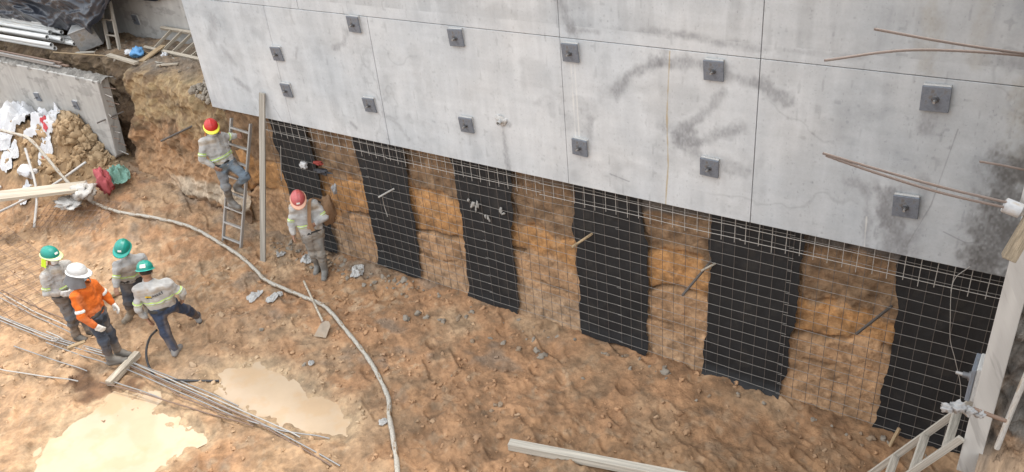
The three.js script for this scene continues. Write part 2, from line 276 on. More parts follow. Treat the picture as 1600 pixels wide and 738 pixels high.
// ---------------------------------------------------------------- concrete walls
const strokes = []; // [points, half width, strength 0..1, tone]; metres on the wall face
const S = (pts, w, k, tone = 'd') => strokes.push([pts, w, k, tone]);
S([[-4.18, 3.80], [-4.0, 4.02], [-3.74, 4.17], [-3.3, 4.23], [-2.9, 4.17], [-2.55, 4.08], [-2.28, 3.95]], 0.085, 0.55);
S([[-3.65, 4.2], [-3.6, 4.33]], 0.06, 0.5); S([[-2.95, 3.95], [-3.1, 3.72], [-3.35, 3.5], [-3.5, 3.35]], 0.06, 0.42); S([[-3.5, 3.42], [-3.62, 3.45]], 0.07, 0.5);
S([[-3.42, 3.3], [-3.2, 3.34], [-3.0, 3.45], [-2.75, 3.6]], 0.075, 0.48); S([[-3.3, 3.42], [-3.22, 3.22]], 0.13, 0.5); S([[-3.0, 3.22], [-2.8, 3.12], [-2.65, 3.1]], 0.09, 0.3);
S([[-4.55, 3.2], [-4.53, 3.42]], 0.06, 0.4); S([[-5.83, 3.15], [-5.81, 2.5]], 0.045, 0.62); S([[-5.86, 3.22], [-5.72, 3.14]], 0.05, 0.6);
S([[-1.62, 3.2], [-1.5, 3.2], [-1.42, 3.1], [-1.40, 2.85], [-1.36, 2.5]], 0.06, 0.55); S([[-1.2, 3.1], [-1.15, 2.8], [-1.12, 2.5]], 0.17, 0.8); S([[-0.95, 3.35], [-0.93, 3.0], [-0.9, 2.5]], 0.07, 0.35);
S([[-0.30, 4.35], [-0.22, 3.9], [-0.15, 3.5]], 0.16, 0.38, 'b'); S([[-0.36, 3.55], [-0.30, 3.1], [-0.3, 2.5]], 0.20, 0.95, 'k'); S([[-0.08, 4.0], [-0.08, 2.5]], 0.2, 0.9, 'k'); S([[-0.98, 4.03], [-1.0, 3.85]], 0.07, 0.45);
S([[-8.62, 3.86], [-8.4, 3.95], [-8.32, 4.1]], 0.06, 0.42); S([[-11.45, 3.75], [-11.2, 4.05]], 0.12, 0.3); S([[-11.2, 3.6], [-11.0, 3.35]], 0.07, 0.3); S([[-11.1, 3.1], [-10.8, 2.95]], 0.06, 0.45); S([[-10.3, 3.9], [-10.4, 4.2]], 0.12, 0.22);
S([[-9.5, 3.6], [-9.42, 3.75]], 0.04, 0.4); S([[-8.6, 2.72], [-8.5, 2.66]], 0.04, 0.5); S([[-7.9, 2.98], [-7.65, 2.85], [-7.5, 2.65]], 0.04, 0.25); S([[-5.3, 3.5], [-5.1, 3.6], [-5.05, 3.4]], 0.05, 0.2); S([[-4.9, 4.9], [-4.78, 4.6], [-4.7, 4.42]], 0.09, 0.5); S([[-4.8, 4.45], [-4.4, 4.46]], 0.05, 0.4); S([[-3.9, 4.52], [-3.4, 4.52], [-2.9, 4.46], [-2.5, 4.45]], 0.055, 0.42); S([[-2.4, 4.46], [-1.6, 4.47]], 0.04, 0.25);
S([[-1.15, 5.1], [-1.1, 4.6], [-1.05, 4.42]], 0.11, 0.3, 'b'); S([[-0.75, 5.2], [-0.7, 4.5]], 0.08, 0.25, 'b'); S([[-0.45, 4.55], [-0.2, 4.5]], 0.09, 0.5);
S([[-3.54, 4.33], [-3.57, 3.6], [-3.55, 3.0], [-3.58, 2.5]], 0.010, 0.55, 'y'); S([[-4.76, 4.05], [-4.75, 3.15]], 0.012, 0.45, 'w'); S([[-4.71, 4.05], [-4.70, 3.15]], 0.010, 0.45, 'w'); S([[-1.4, 2.85], [-1.38, 2.5]], 0.01, 0.6, 'w'); S([[-4.3, 2.75], [-4.05, 2.7]], 0.01, 0.5); S([[-0.75, 3.9], [-0.85, 3.1], [-1.0, 2.6]], 0.006, 0.5); S([[-0.7, 2.85], [-0.5, 2.78], [-0.35, 2.82]], 0.008, 0.5); S([[-10.15, 2.5], [-10.3, 2.75]], 0.006, 0.6);
const wallTex = (() => {
  const W = 2048, H = 836, X0 = -12, Y0 = 2.5, WX = 12, WY = 4.9, f = new Float32Array(W * H * 3);
  for (let j = 0; j < H; j++) for (let i = 0; i < W; i++) {
    const x = X0 + (i + 0.5) / W * WX, y = Y0 + (j + 0.5) / H * WY;
    const a = fbm(x * 0.9, y * 0.9, 5), b = fbm(x * 3.5 + 5, y * 3.1, 5), st = fbm(x * 6, y * 0.7 + 3, 4), g = n2(x * 60, y * 60) * 0.5 + n2(x * 140, y * 140) * 0.5;
    let v = 0.712 + 0.035 * a + 0.04 * b + 0.03 * st + 0.016 * g;
    v -= 0.045 * sm(0.12, 0.6, b - 0.3 * a) + 0.05 * sm(-3.2, -0.6, x + 0.9 * a); if (y > 4.5) v -= 0.012 + 0.05 * sm(0.0, 0.4, st);
    v += 0.018 * fbm(x * 2.2 + 8, y * 14, 3) + 0.016 * fbm(x * 18, y * 2.4, 3); v -= 0.05 * sm(0.8, 0.98, n2(x * 23 + 3, y * 17)) + 0.07 * sm(0.86, 0.97, n2(x * 71, y * 71)) + 0.035 * sm(0.25, 0.55, fbm(x * 1.7 + 30, y * 2.6 + 4, 5)) + 0.07 * sm(0.035, 0.0, Math.abs(fbm(x * 0.8 + 11, y * 0.9 + 3, 5))) * sm(0.3, 0.6, n2(x * 0.9 + 4, y * 1.1)) * 0.6;
    const k = (j * W + i) * 3, warm = 0.012 * a; f[k] = v * 0.985 + warm; f[k + 1] = v; f[k + 2] = v * 1.008 - warm;
  }
  const tone = { k: [0.37, 0.365, 0.36], d: [0.45, 0.45, 0.455], b: [0.52, 0.49, 0.43], y: [0.60, 0.50, 0.33], w: [0.84, 0.83, 0.80] };
  for (const [P, w, k, tn] of strokes) {
    const c = tone[tn], mx = w * 2 + 0.05; let x0 = 1e9, x1 = -1e9, y0 = 1e9, y1 = -1e9; for (const [x, y] of P) { x0 = Math.min(x0, x); x1 = Math.max(x1, x); y0 = Math.min(y0, y); y1 = Math.max(y1, y); }
    const i0 = Math.max(0, Math.floor((x0 - mx - X0) / WX * W)), i1 = Math.min(W - 1, Math.ceil((x1 + mx - X0) / WX * W)), j0 = Math.max(0, Math.floor((y0 - mx - Y0) / WY * H)), j1 = Math.min(H - 1, Math.ceil((y1 + mx - Y0) / WY * H));
    for (let j = j0; j <= j1; j++) for (let i = i0; i <= i1; i++) {
      const x = X0 + (i + 0.5) / W * WX, y = Y0 + (j + 0.5) / H * WY; let d = 1e9;
      for (let q = 1; q < P.length; q++) { const ex = P[q][0] - P[q - 1][0], ey = P[q][1] - P[q - 1][1], t = clamp(((x - P[q - 1][0]) * ex + (y - P[q - 1][1]) * ey) / (ex * ex + ey * ey)); d = Math.min(d, Math.hypot(x - P[q - 1][0] - ex * t, y - P[q - 1][1] - ey * t)); }
      d += w * (0.55 * fbm(x * 5, y * 5, 3) + 0.6 * fbm(x * 17, y * 11, 4)); const m = sm(w * 1.35, w * 0.1, d) * k * (w < 0.02 ? 1 : 0.85) * (w < 0.02 ? 1 : 0.84 + 0.55 * fbm(x * 7, y * 6 + 2, 5) + 0.3 * n2(x * 60, y * 38)); if (m <= 0) continue;
      const o = (j * W + i) * 3; for (let q = 0; q < 3; q++) f[o + q] = lerp(f[o + q], c[q], clamp(m));
    }
  }
  const d = new Uint8Array(W * H * 4); for (let i = 0; i < W * H; i++) { for (let q = 0; q < 3; q++) d[i * 4 + q] = clamp(f[i * 3 + q]) * 255; d[i * 4 + 3] = 255; }
  const t = new THREE.DataTexture(d, W, H); t.magFilter = THREE.LinearFilter; t.minFilter = THREE.LinearMipmapLinearFilter; t.generateMipmaps = true; t.colorSpace = THREE.SRGBColorSpace; t.needsUpdate = true; return t;
})();
const wallMat = M([1, 1, 1], 0.88, { map: wallTex, bumpMap: fineBump, bumpScale: 0.0015 });
const concPlain = M([0.46, 0.457, 0.45], 0.9, { map: dataTex(1024, 512, (u, v) => { const a = pfbm(u, v, 4, 7), b = pfbm(u * 1, v, 9, 5), s = pn(u * 60, v * 4, 60); const g = 0.9 + 0.09 * a + 0.04 * s - 0.10 * sm(0.15, 0.4, b); return [g, g * 0.99, g * 0.97]; }), bumpMap: fineBump, bumpScale: 0.002 });
const concRough = M([0.27, 0.26, 0.245], 0.95, { map: soilGrain, bumpMap: soilBump, bumpScale: 0.02 });
function uvWorld(g, fx, fy) { const p = g.attributes.position, uv = g.attributes.uv; for (let i = 0; i < p.count; i++) uv.setXY(i, fx(p.getX(i), p.getY(i), p.getZ(i)), fy(p.getX(i), p.getY(i), p.getZ(i))); return g; }
{
  const w = thing('concrete_wall', 'long pale grey anchored concrete wall above the black mats', 'wall');
  const panel = (x0, x1, y0, y1, dz = 0) => { const g = new RoundedBoxGeometry(x1 - x0 - 0.006, y1 - y0 - 0.006, 0.25, 2, 0.006); g.translate((x0 + x1) / 2, (y0 + y1) / 2, 0.075 + dz); uvWorld(g, (x) => (x + 12) / 12, (x, y) => (y - 2.5) / 4.9); mesh('panel', g, wallMat, w); };
  const jx = [-11.93, -9.95, -7.885, -4.89, -2.575, 0.12];
  for (let i = 0; i < 5; i++) panel(jx[i], jx[i + 1], 2.495, 4.352, [0, 0.001, -0.002, 0.001, -0.001][i]);
  const ju = [-11.97, -9.2, -4.89, -2.575, 0.12]; for (let i = 0; i < 4; i++) panel(ju[i], ju[i + 1], 4.352, 7.38, [0.001, -0.001, 0.0015, -0.0005][i]);
  mesh('backing', new THREE.BoxGeometry(12.0, 4.8, 0.16).translate(-5.9, 4.93, -0.02), concRough, w);
}
// lower wall on the left, its right end sloping and ragged
{
  const w = thing('concrete_wall', 'low pale concrete wall with a slanting end behind the soil heap', 'wall');
  const s = new THREE.Shape([[-25, 0.8], [-15.8, 0.83], [-15.72, 0.9], [-15.58, 1.6], [-15.44, 2.5], [-25, 2.46]].map(([x, y]) => new THREE.Vector2(x, y)));
  const g = new THREE.ExtrudeGeometry(s, { depth: 0.22, bevelThickness: 0.008, bevelSize: 0.008, bevelSegments: 1 }); g.translate(0, 0, -0.02); uvWorld(g, (x, y, z) => x / 4 + z, (x, y, z) => y / 2 + z); mesh('panel', g, concPlain, w);
  mesh('broken_top', gridGeo(320, 14, (u, v) => { const x = -25 + 9.7 * u, a = v * Math.PI; const k = 0.075 + 0.05 * bil(x * 6, v * 3, 3) + 0.03 * n2(x * 19, v * 9); return [x, 2.46 + Math.sin(a) * k, 0.05 + Math.cos(a) * (0.15 + 0.04 * n2(x * 7, 3))]; }, null, (p) => [p[0], p[2] + p[1]]), concRough, w);
  const r = RNG(5); for (let i = 0; i < 11; i++) { const y = 1.0 + i * 0.135, x = -15.74 + (y - 0.85) * 0.17; mesh('starter_bar', rodGeo([x - 0.1, y, 0.08 + r() * 0.08], [x + 0.2 + r() * 0.26, y + (r() - 0.5) * 0.09, 0.06 + r() * 0.16], 0.008, 6), i % 3 ? steelRust : steelPale, w); }
}
// upper wall behind the bench
{
  const w = thing('concrete_wall', 'pale concrete wall standing behind the bench with tarpaulin and pipes', 'wall');
  for (const [x0, x1] of [[-32, -22.3], [-22.3, -17.9], [-17.9, -11.7]]) { const g = new RoundedBoxGeometry(x1 - x0 - 0.01, 4.8, 0.3, 1, 0.006); g.translate((x0 + x1) / 2, 4.98, -1.85); uvWorld(g, (x) => x / 4, (x, y) => y / 2); mesh('panel', g, concPlain, w); }
}
// return wall at the right end, seen edge-on
{
  const w = thing('return_wall', 'thin concrete wall panels seen edge-on at the corner of the pit', 'wall');
  const p1 = new RoundedBoxGeometry(0.13, 1.9, 2.7, 2, 0.008); p1.translate(-0.012, 3.43, 1.56); uvWorld(p1, (x, y, z) => (z + x) / 3, (x, y) => y / 2 + x); mesh('panel', p1, concPlain, w);
  const p2 = new RoundedBoxGeometry(0.13, 2.6, 3.1, 2, 0.008); p2.translate(-0.025, 6.05, 1.76); uvWorld(p2, (x, y, z) => (z + x) / 3, (x, y) => y / 2 + x); mesh('panel', p2, concPlain, w);
}
struct('soil_corner', gridGeo(70, 150, (u, v) => { const x = 0.035 + 2.2 * u * u, y = -0.3 + 6.2 * v; const d = 0.07 * bil(x * 6, y * 5, 3) + 0.05 * bil(x * 15, y * 13, 2) + 0.02 * n2(x * 40, y * 40); return [x + 0.012 * n2(y * 9, 3), y, 2.80 + d + 0.9 * sm(2.75, 2.55, y + 0.3 * x) ]; },
  (p) => { const b = fbm(p[0] * 8, p[1] * 8, 4), a = fbm(p[0] * 3, p[1] * 2.2, 3); return mix3(mix3([0.20, 0.19, 0.175], [0.12, 0.11, 0.10], sm(-0.2, 0.4, b)), [0.38, 0.27, 0.18], clamp(sm(0.12, 0.5, a + 0.8 * p[0] - 0.1) + sm(2.8, 2.6, p[1]))); }, (p) => [p[0], p[1]]), soilMat);
struct('soil_side', gridGeo(90, 60, (u, v) => { const z = -0.2 + 4.2 * u, y = -0.3 + 2.85 * v; return [0.06 + 0.05 * bil(z * 4, y * 4, 3), y, z]; }, (p) => cutCol(p[2] - 7, p[1]), (p) => [p[2] / 1.7, p[1] / 1.7]), soilMat);

// anchor plates with bedding, washer, nut and bar end
const plateProto = (() => {
  const g = new THREE.Group();
  mesh('bedding', new RoundedBoxGeometry(0.205, 0.222, 0.03, 1, 0.008).translate(0, 0.006, 0.008), mortar, g);
  const p = mesh('plate', new RoundedBoxGeometry(0.212, 0.212, 0.022, 2, 0.004).translate(0, 0, 0.034), plateMat, g);
  mesh('washer', new THREE.CylinderGeometry(0.026, 0.032, 0.012, 20).rotateX(Math.PI / 2).translate(0, 0, 0.05), nutMat, g);
  mesh('nut', new THREE.CylinderGeometry(0.021, 0.021, 0.028, 6).rotateX(Math.PI / 2).translate(0, 0, 0.07), nutMat, g);
  mesh('bar_end', new THREE.CylinderGeometry(0.010, 0.0115, 0.035, 10).rotateX(Math.PI / 2).translate(0, 0, 0.1), steelGrey, g);
  return g;
})();
{
  const r = RNG(31);
  const put = (x, y, z, label, group, k = 1, ry = 0) => { const o = plateProto.clone(); o.name = numbered('anchor_plate'); scene.add(o); o.position.set(x, y, z); o.scale.set(k, k, 1); o.rotation.set(0.06 + r() * 0.05, ry + (r() - 0.5) * 0.12, (r() - 0.5) * 0.09); tag(o, label, 'anchor plate', group); };
  const up = 'square grey steel anchor plate in the upper row of the long wall', lo = 'square grey steel anchor plate in the lower row of the long wall';
  put(-9.86, 3.65, 0.2, 'square grey steel anchor plate set between the two rows of the long wall');
  for (const [x, y] of [[-8.12, 4.24], [-6.38, 4.22], [-4.74, 4.2], [-3.04, 4.19]]) put(x, y, 0.2, up, 'anchor plates of the upper row', 1.02);
  put(-0.97, 4.17, 0.2, 'square grey anchor plate of the upper row with a dark streak below', undefined, 1.12);
  for (const [x, y] of [[-9.84, 3.08], [-8.11, 3.09], [-6.39, 3.06], [-4.68, 3.04], [-3.05, 3.09]]) put(x, y, 0.2, lo, 'anchor plates of the lower row', 1);
  put(-1.06, 3.06, 0.2, 'square grey anchor plate inside the large dark wet stain', undefined, 1.1);
  for (const [x, y] of [[-18.06, 1.85], [-16.54, 1.88], [-19.9, 1.83]]) put(x, y, 0.205, 'small grey anchor plate on the low wall behind the heap', 'anchor plates on the low wall', 0.85);
  put(-16.67, 3.08, -1.7, 'dark anchor plate on the wall behind the bench', undefined, 0.95);
  const o = plateProto.clone(); o.name = numbered('anchor_plate'); scene.add(o); o.position.set(-0.077, 3.1, 2.62); o.rotation.set(0, -Math.PI / 2, 0.12); o.scale.set(1.2, 1.2, 1.3); tag(o, 'grey anchor plate seen edge-on on the thin corner wall', 'anchor plate');
}
{
  const o = thing('drain_pipe', 'short pipe stub in a rough mortar collar above a dark leak', 'pipe', [-5.83, 3.2, 0.2]);
  mesh('collar', lumpGeo(0.075, 0.06, 0.025, 180, 3, 0.5, 2).translate(0, 0, 0.004), mortar, o);
  mesh('pipe', new THREE.LatheGeometry([[0.018, 0], [0.026, 0], [0.026, 0.085], [0.019, 0.085], [0.019, 0.01]].map(([a, b]) => new THREE.Vector2(a, b)), 16).rotateX(Math.PI / 2).rotateX(0.2), M([0.5, 0.5, 0.49], 0.6, { map: dirtTex }), o);
}
// anchor sockets and strands sticking out of the return wall
const copper = M([0.26, 0.205, 0.175], 0.6, { metalness: 0.3, map: dirtTex });
function strandGeo(pts, r) { r *= 0.86; // seven-wire strand: six twisted outer wires
  const c = new THREE.CatmullRomCurve3(pts.map(A3)), n = 60, L = c.getLength(), gs = [];
  const fr = c.computeFrenetFrames(n, false);
  for (let k = 0; k < 6; k++) { const P = []; for (let i = 0; i <= n; i++) { const p = c.getPointAt(i / n), a = k * Math.PI / 3 + i / n * L * 32; P.push(p.addScaledVector(fr.normals[i], Math.cos(a) * r * 0.62).addScaledVector(fr.binormals[i], Math.sin(a) * r * 0.62)); } gs.push(capped(P, r * 0.40, 110, 5)); }
  return mergeGeometries(gs);
}
{
  const t = thing('anchor_strands', 'pair of coppery twisted steel strands in a pale socket on the corner wall', 'steel strand');
  mesh('socket', new THREE.LatheGeometry([[0.0, 0], [0.034, 0], [0.040, 0.006], [0.040, 0.085], [0.035, 0.09], [0.03, 0.085], [0.0, 0.08]].map(([a, b]) => new THREE.Vector2(a, b)), 24).rotateZ(Math.PI / 2).rotateZ(-0.25).translate(-0.07, 4.82, 3.39), M([0.5, 0.5, 0.5], 0.8, { map: dirtTex }), t);
  mesh('strand', strandGeo([[-0.12, 4.86, 3.40], [-0.45, 4.95, 3.53], [-0.8, 5.075, 3.69], [-1.0, 5.17, 3.82]], 0.0085), copper, t);
  mesh('strand', strandGeo([[-0.12, 4.835, 3.41], [-0.45, 4.925, 3.545], [-0.8, 5.06, 3.70], [-0.985, 5.155, 3.81]], 0.0085), copper, t);
  const u = thing('anchor_strands', 'two coppery twisted steel strands spreading apart high on the corner wall', 'steel strand');
  mesh('strand', strandGeo([[-0.06, 5.49, 2.9], [-0.3, 5.55, 3.05], [-0.6, 5.62, 3.2], [-0.92, 5.71, 3.37]], 0.0085), copper, u);
  mesh('strand', strandGeo([[-0.06, 5.47, 2.88], [-0.3, 5.54, 3.06], [-0.75, 5.60, 3.33], [-1.1, 5.59, 3.59]], 0.0085), copper, u);
  const v = thing('anchor_strands', 'short single reddish steel strand poking from the corner wall', 'steel strand'); mesh('strand', strandGeo([[-0.07, 4.99, 3.25], [-0.2, 5.03, 3.32], [-0.31, 5.06, 3.38]], 0.007), copper, v);
  single('formwork_block', barGeo([-0.075, 4.60, 3.52], [-0.005, 4.86, 3.42], 0.07, 0.11, V(0, 0, 1)), M([0.36, 0.31, 0.24], 0.9, { map: woodTex, bumpMap: fineBump, bumpScale: 0.004 }), 'short wooden formwork block at the top of the thin panel', 'wood block');
  const wb = thing('wrapped_bar', 'steel bar wrapped in crumpled white plastic beside the corner wall', 'bar');
  mesh('bar', rodGeo([-0.05, 3.96, 4.02], [0.10, 3.875, 3.935], 0.011, 8), steelRust, wb);
  mesh('wrap', mergeGeometries([[-0.165, 3.965, 4.08, 0.034], [-0.12, 3.975, 4.06, 0.042], [-0.07, 3.955, 4.04, 0.036], [-0.02, 3.93, 4.01, 0.03]].map(([x, y, z, r], i) => lumpGeo(r * 0.85, r * 0.7, r * 0.7, 50 + i, 3, 0.5, 2.6).translate(x, y, z))), M([0.34, 0.335, 0.33], 0.7, { map: dirtTex }), wb);
  single('coated_bar', tubeGeo([[0.185, 3.75, 2.98], [0.16, 3.45, 2.98], [0.135, 3.1, 2.98], [0.12, 2.85, 2.98]], 0.018, 30, 8), M([0.62, 0.6, 0.56], 0.9, { map: dirtTex, bumpMap: fineBump, bumpScale: 0.01 }), 'white mortar-coated upright bar in the rough soil corner', 'bar');
  single('tie_wire', tubeGeo([[-0.42, 2.55, 0.22], [-0.53, 2.33, 0.22], [-0.48, 1.89, 0.24], [-0.44, 1.65, 0.23], [-0.36, 1.44, 0.24], [-0.26, 1.14, 0.25], [-0.22, 0.81, 0.24]], 0.0035, 60, 5), steelPale, 'thin loose wire hanging down in front of the corner mat', 'wire');
}

// ---------------------------------------------------------------- drainage mats and steel mesh on the soil face
{
  const mats = [[[-10.70, -9.82], [-10.66, -9.77], [-10.55, -9.70], 0.12, 'between the upright board and the bag carrier'], [[-8.81, -7.76], [-8.76, -7.79], [-8.76, -7.81], 0.16, 'with a pale cord hanging on its mesh'], [[-6.91, -5.86], [-6.84, -5.94], [-6.93, -5.98], 0.04, 'with torn paper scraps on it'], [[-4.91, -3.96], [-4.94, -3.88], [-4.91, -3.89], 0.10, 'with a stub of wood poking through'], [[-3.06, -2.02], [-3.08, -2.02], [-3.13, -2.11], 0.0, 'its foot folded out onto the soil'], [[-1.08, 0.0], [-0.98, 0.03], [-1.02, 0.03], 0.03, 'in the corner of the pit behind a loose wire']];
  mats.forEach(([t, m, b, y0, where], i) => {
    const g = gridGeo(26, 60, (u, v) => {
      const y = lerp(y0 - 0.02, 2.54, v), f = v < 0.5 ? mix3([b[0], b[1], 0], [m[0], m[1], 0], v * 2) : mix3([m[0], m[1], 0], [t[0], t[1], 0], v * 2 - 1);
      const x = lerp(f[0] + 0.03 * n2(y * 4, i * 3) + 0.012 * n2(y * 17, i), f[1] + 0.03 * n2(y * 4 + 20, i * 5) + 0.012 * n2(y * 19, i + 9), u);
      const fl = (i === 4 ? 0.17 : 0.03) * sm(0.09, 0, v);
      return [x, y + 0.02 * n2(x * 6, i) * sm(0.1, 0, v), 0.062 + 0.014 * n2(x * 3.5, y * 1.6 + i) + 0.008 * bil(x * 7 + y, y * 2.6 + i) + 0.004 * n2(x * 21, y * 14) + fl];
    }, null, (p) => [p[0] * 1.4, p[1] * 1.4]);
    single('drainage_mat', g, matBlack, 'black drainage mat strip ' + where, 'drainage mat', 'drainage mats under the long wall');
  });
  const R = RNG(8); const vGeo = new THREE.CylinderGeometry(0.0033, 0.0033, 1, 5);
  for (let s = 0; s < 5; s++) {
    const x0 = -10.75 + s * 2.15, x1 = x0 + 2.2, w = thing('steel_mesh', 'sheet of square welded steel mesh covering the mats and soil face', 'steel mesh', [0, 0, 0], 'mesh sheets over the soil face'), sl = (R() - 0.5) * 0.02;
    for (let y = 0.16 + R() * 0.03; y < 2.5; y += 0.148) mesh('horizontal_wire', tubeGeo([0, 0.25, 0.5, 0.75, 1].map((f) => [lerp(x0, x1, f), y + sl * f + (R() - 0.5) * 0.016, 0.112 + (R() - 0.5) * 0.014]), 0.0031, 16, 5), wireMat, w);
    for (let x = x0 + 0.04; x < x1 - 0.06; x += 0.15) { const m = mesh('vertical_wire', vGeo, wireRust, w); const y0 = 0.08 + R() * 0.1; m.scale.y = 2.52 - y0; m.position.set(x, (2.52 + y0) / 2, 0.105 + (R() - 0.5) * 0.008); m.rotation.z = (R() - 0.5) * 0.012; }
  }
  for (let s = 0; s < 4; s++) {
    const x0 = -10.75 + s * 2.68, x1 = x0 + 2.7, w = thing('starter_mesh', 'pale strip of mesh hanging from the underside of the long wall', 'steel mesh', [0, 0, 0], 'starter mesh under the wall');
    for (const y of [2.24, 2.39]) mesh('horizontal_wire', tubeGeo([0, 0.25, 0.5, 0.75, 1].map((f) => [lerp(x0, x1, f), y - 0.04 * (s / 4) + (R() - 0.5) * 0.02, 0.132 + (R() - 0.5) * 0.014]), 0.0042, 16, 5), steelPale, w);
    for (let x = x0 + 0.07; x < x1; x += 0.15) { const m = mesh('vertical_wire', vGeo, steelPale, w); const y0 = 2.16 - 0.04 * (s / 4) + R() * 0.05; m.scale.set(1.25, 2.53 - y0, 1.25); m.position.set(x + (R() - 0.5) * 0.01, (2.53 + y0) / 2, 0.127); m.rotation.z = (R() - 0.5) * 0.03; }
  }
  // bars of the soil nails that still wait for their plates
  const nail = (a, b, r, mat, label) => single('soil_nail', rodGeo(a, b, r, 10, r * 0.94), mat, label, 'steel bar');
  const dk = M([0.11, 0.095, 0.085], 0.7, { metalness: 0.3 });
  nail([-1.06, 1.74, 0], [-1.28, 1.63, 0.5], 0.016, dk, 'dark nail bar poking from the soil beside the corner mat');
  nail([-3.06, 1.78, 0], [-3.2, 1.55, 0.55], 0.016, dk, 'dark nail bar hanging from the soil beside the folded-out mat');
  nail([-3.0, 1.77, 0.06], [-3.1, 1.74, 0.24], 0.014, woodPale, 'short pale stub at the edge of the folded-out mat');
  nail([-4.66, 1.76, 0.05], [-4.8, 1.68, 0.36], 0.018, woodTan, 'short tan wooden stub through the mesh on a mat');
  nail([-8.1, 1.68, 0.06], [-8.22, 1.62, 0.3], 0.014, steelPale, 'pale stub tied with cord on a mat');
  nail([-15.42, 1.78, -0.1], [-15.72, 1.66, 0.35], 0.016, dk, 'dark nail bar beside the ragged end of the low wall');
  nail([-13.2, 1.82, -0.1], [-13.45, 1.70, 0.45], 0.02, dk, 'dark nail bar in the bare soil bank');
  single('cord', tubeGeo([[-8.18, 1.62, 0.25], [-8.24, 1.52, 0.2], [-8.28, 1.38, 0.16], [-8.26, 1.2, 0.15]], 0.006, 24, 5), steelPale, 'pale cord hanging below a stub on a mat', 'cord');
  single('thin_rod', rodGeo([-10.62, 1.35, 0.17], [-10.42, 2.02, 0.16], 0.006, 6), steelPale, 'thin upright rod hooked on the mesh near the upright board', 'rod');
  const rag = (x, y, rx, ry, mat, label, sd) => single('rag', lumpGeo(rx * 0.75, ry * 0.75, 0.04, sd, 3, 0.7, 2.6).translate(x, y, 0.15), mat, label, 'rag');
  rag(-9.98, 1.75, 0.11, 0.07, M([0.45, 0.44, 0.43], 0.9), 'crumpled grey-white glove caught in the mesh', 61); rag(-9.55, 1.73, 0.2, 0.045, M([0.03, 0.03, 0.035], 0.7), 'black rag caught in the mesh', 62); rag(-9.6, 1.86, 0.1, 0.035, M([0.22, 0.03, 0.02], 0.8), 'red rag caught in the mesh', 63); rag(-9.35, 1.45, 0.045, 0.09, M([0.28, 0.28, 0.28], 0.8), 'small grey rag stuck in the mesh on bare soil', 64);
  const R2 = RNG(19); for (let i = 0; i < 8; i++) single('paper_scrap', lumpGeo(0.025 + R2() * 0.03, 0.012 + R2() * 0.014, 0.012, 70 + i, 2, 0.8, 3).rotateZ(R2() * 3).translate([-6.62, -6.55, -6.47, -6.5, -6.3, -6.35, -6.07, -6.03][i], [1.84, 1.78, 1.8, 1.73, 1.62, 1.64, 1.8, 1.76][i], 0.118), M([0.30, 0.29, 0.27], 0.9), 'torn pale paper scrap on a black mat', 'paper', 'paper scraps on a mat');
  single('stake', barGeo([-0.82, -0.05, 0.3], [-0.74, 0.32, 0.22], 0.04, 0.025), woodTan, 'short wooden stake at the foot of the corner mat', 'stake');
}

// ---------------------------------------------------------------- ladders, boards, hose, tools
function ladder(label, a0, a1, b0, b1, n, mat, sec, rr, t0 = 0.08, t1 = 0.94) { // a = left rail (foot, head), b = right rail
  const o = thing('ladder', label, 'ladder'); const P = [a0, a1, b0, b1].map(A3), nrm = P[1].clone().sub(P[0]).cross(P[2].clone().sub(P[0])).normalize();
  mesh('rail', barGeo(P[0], P[1], sec[0], sec[1], nrm), mat, o); mesh('rail', barGeo(P[2], P[3], sec[0], sec[1], nrm), mat, o);
  for (let i = 0; i < n; i++) { const t = lerp(t0, t1, i / (n - 1)); mesh('rung', rr ? rodGeo(P[0].clone().lerp(P[1], t), P[2].clone().lerp(P[3], t), rr, 8) : barGeo(P[0].clone().lerp(P[1], t), P[2].clone().lerp(P[3], t), 0.028, 0.06, nrm), mat, o); } return o;
}
ladder('narrow grey ladder leaning on the soil face under a worker', [-11.92, 0.10, 0.78], [-11.55, 2.33, 0.15], [-11.47, 0.06, 0.76], [-11.07, 2.30, 0.15], 8, alloy, [0.03, 0.055], 0, 0.06, 0.93);
ladder('pale wooden ladder leaning against the corner wall', [-1.62, 0.02, 2.5], [-0.09, 2.80, 2.5], [-1.62, 0.02, 2.93], [-0.09, 2.80, 2.93], 9, woodGrey, [0.028, 0.05], 0, 0.06, 0.95);
single('upright_board', barGeo([-10.80, 0.0, 0.84], [-10.43, 2.96, 0.245], 0.10, 0.035, V(0.3, 0, 1)), woodGrey, 'tall grey board standing upright against the long wall', 'board');
single('timber_beam', barGeo([-4.58, 0.085, 2.36], [-1.7, 0.10, 1.62], 0.105, 0.10), woodWhite, 'long pale square timber lying on the pit floor', 'timber');
const gy = (x, z, o = 0) => [x, ground(x, z) + o, z];
const hoseTex = dataTex(256, 256, (u, v) => { const a = pfbm(u, v, 4, 6), t = sm(-0.02, 0.3, a), g = 0.92 + 0.1 * pn(u * 40, v * 20, 40); return [lerp(g, 0.66, t), lerp(g * 0.985, 0.53, t), lerp(g * 0.95, 0.40, t)]; }); hoseTex.repeat.set(22, 1);
const dusty = M([0.44, 0.42, 0.39], 0.75, { map: hoseTex });
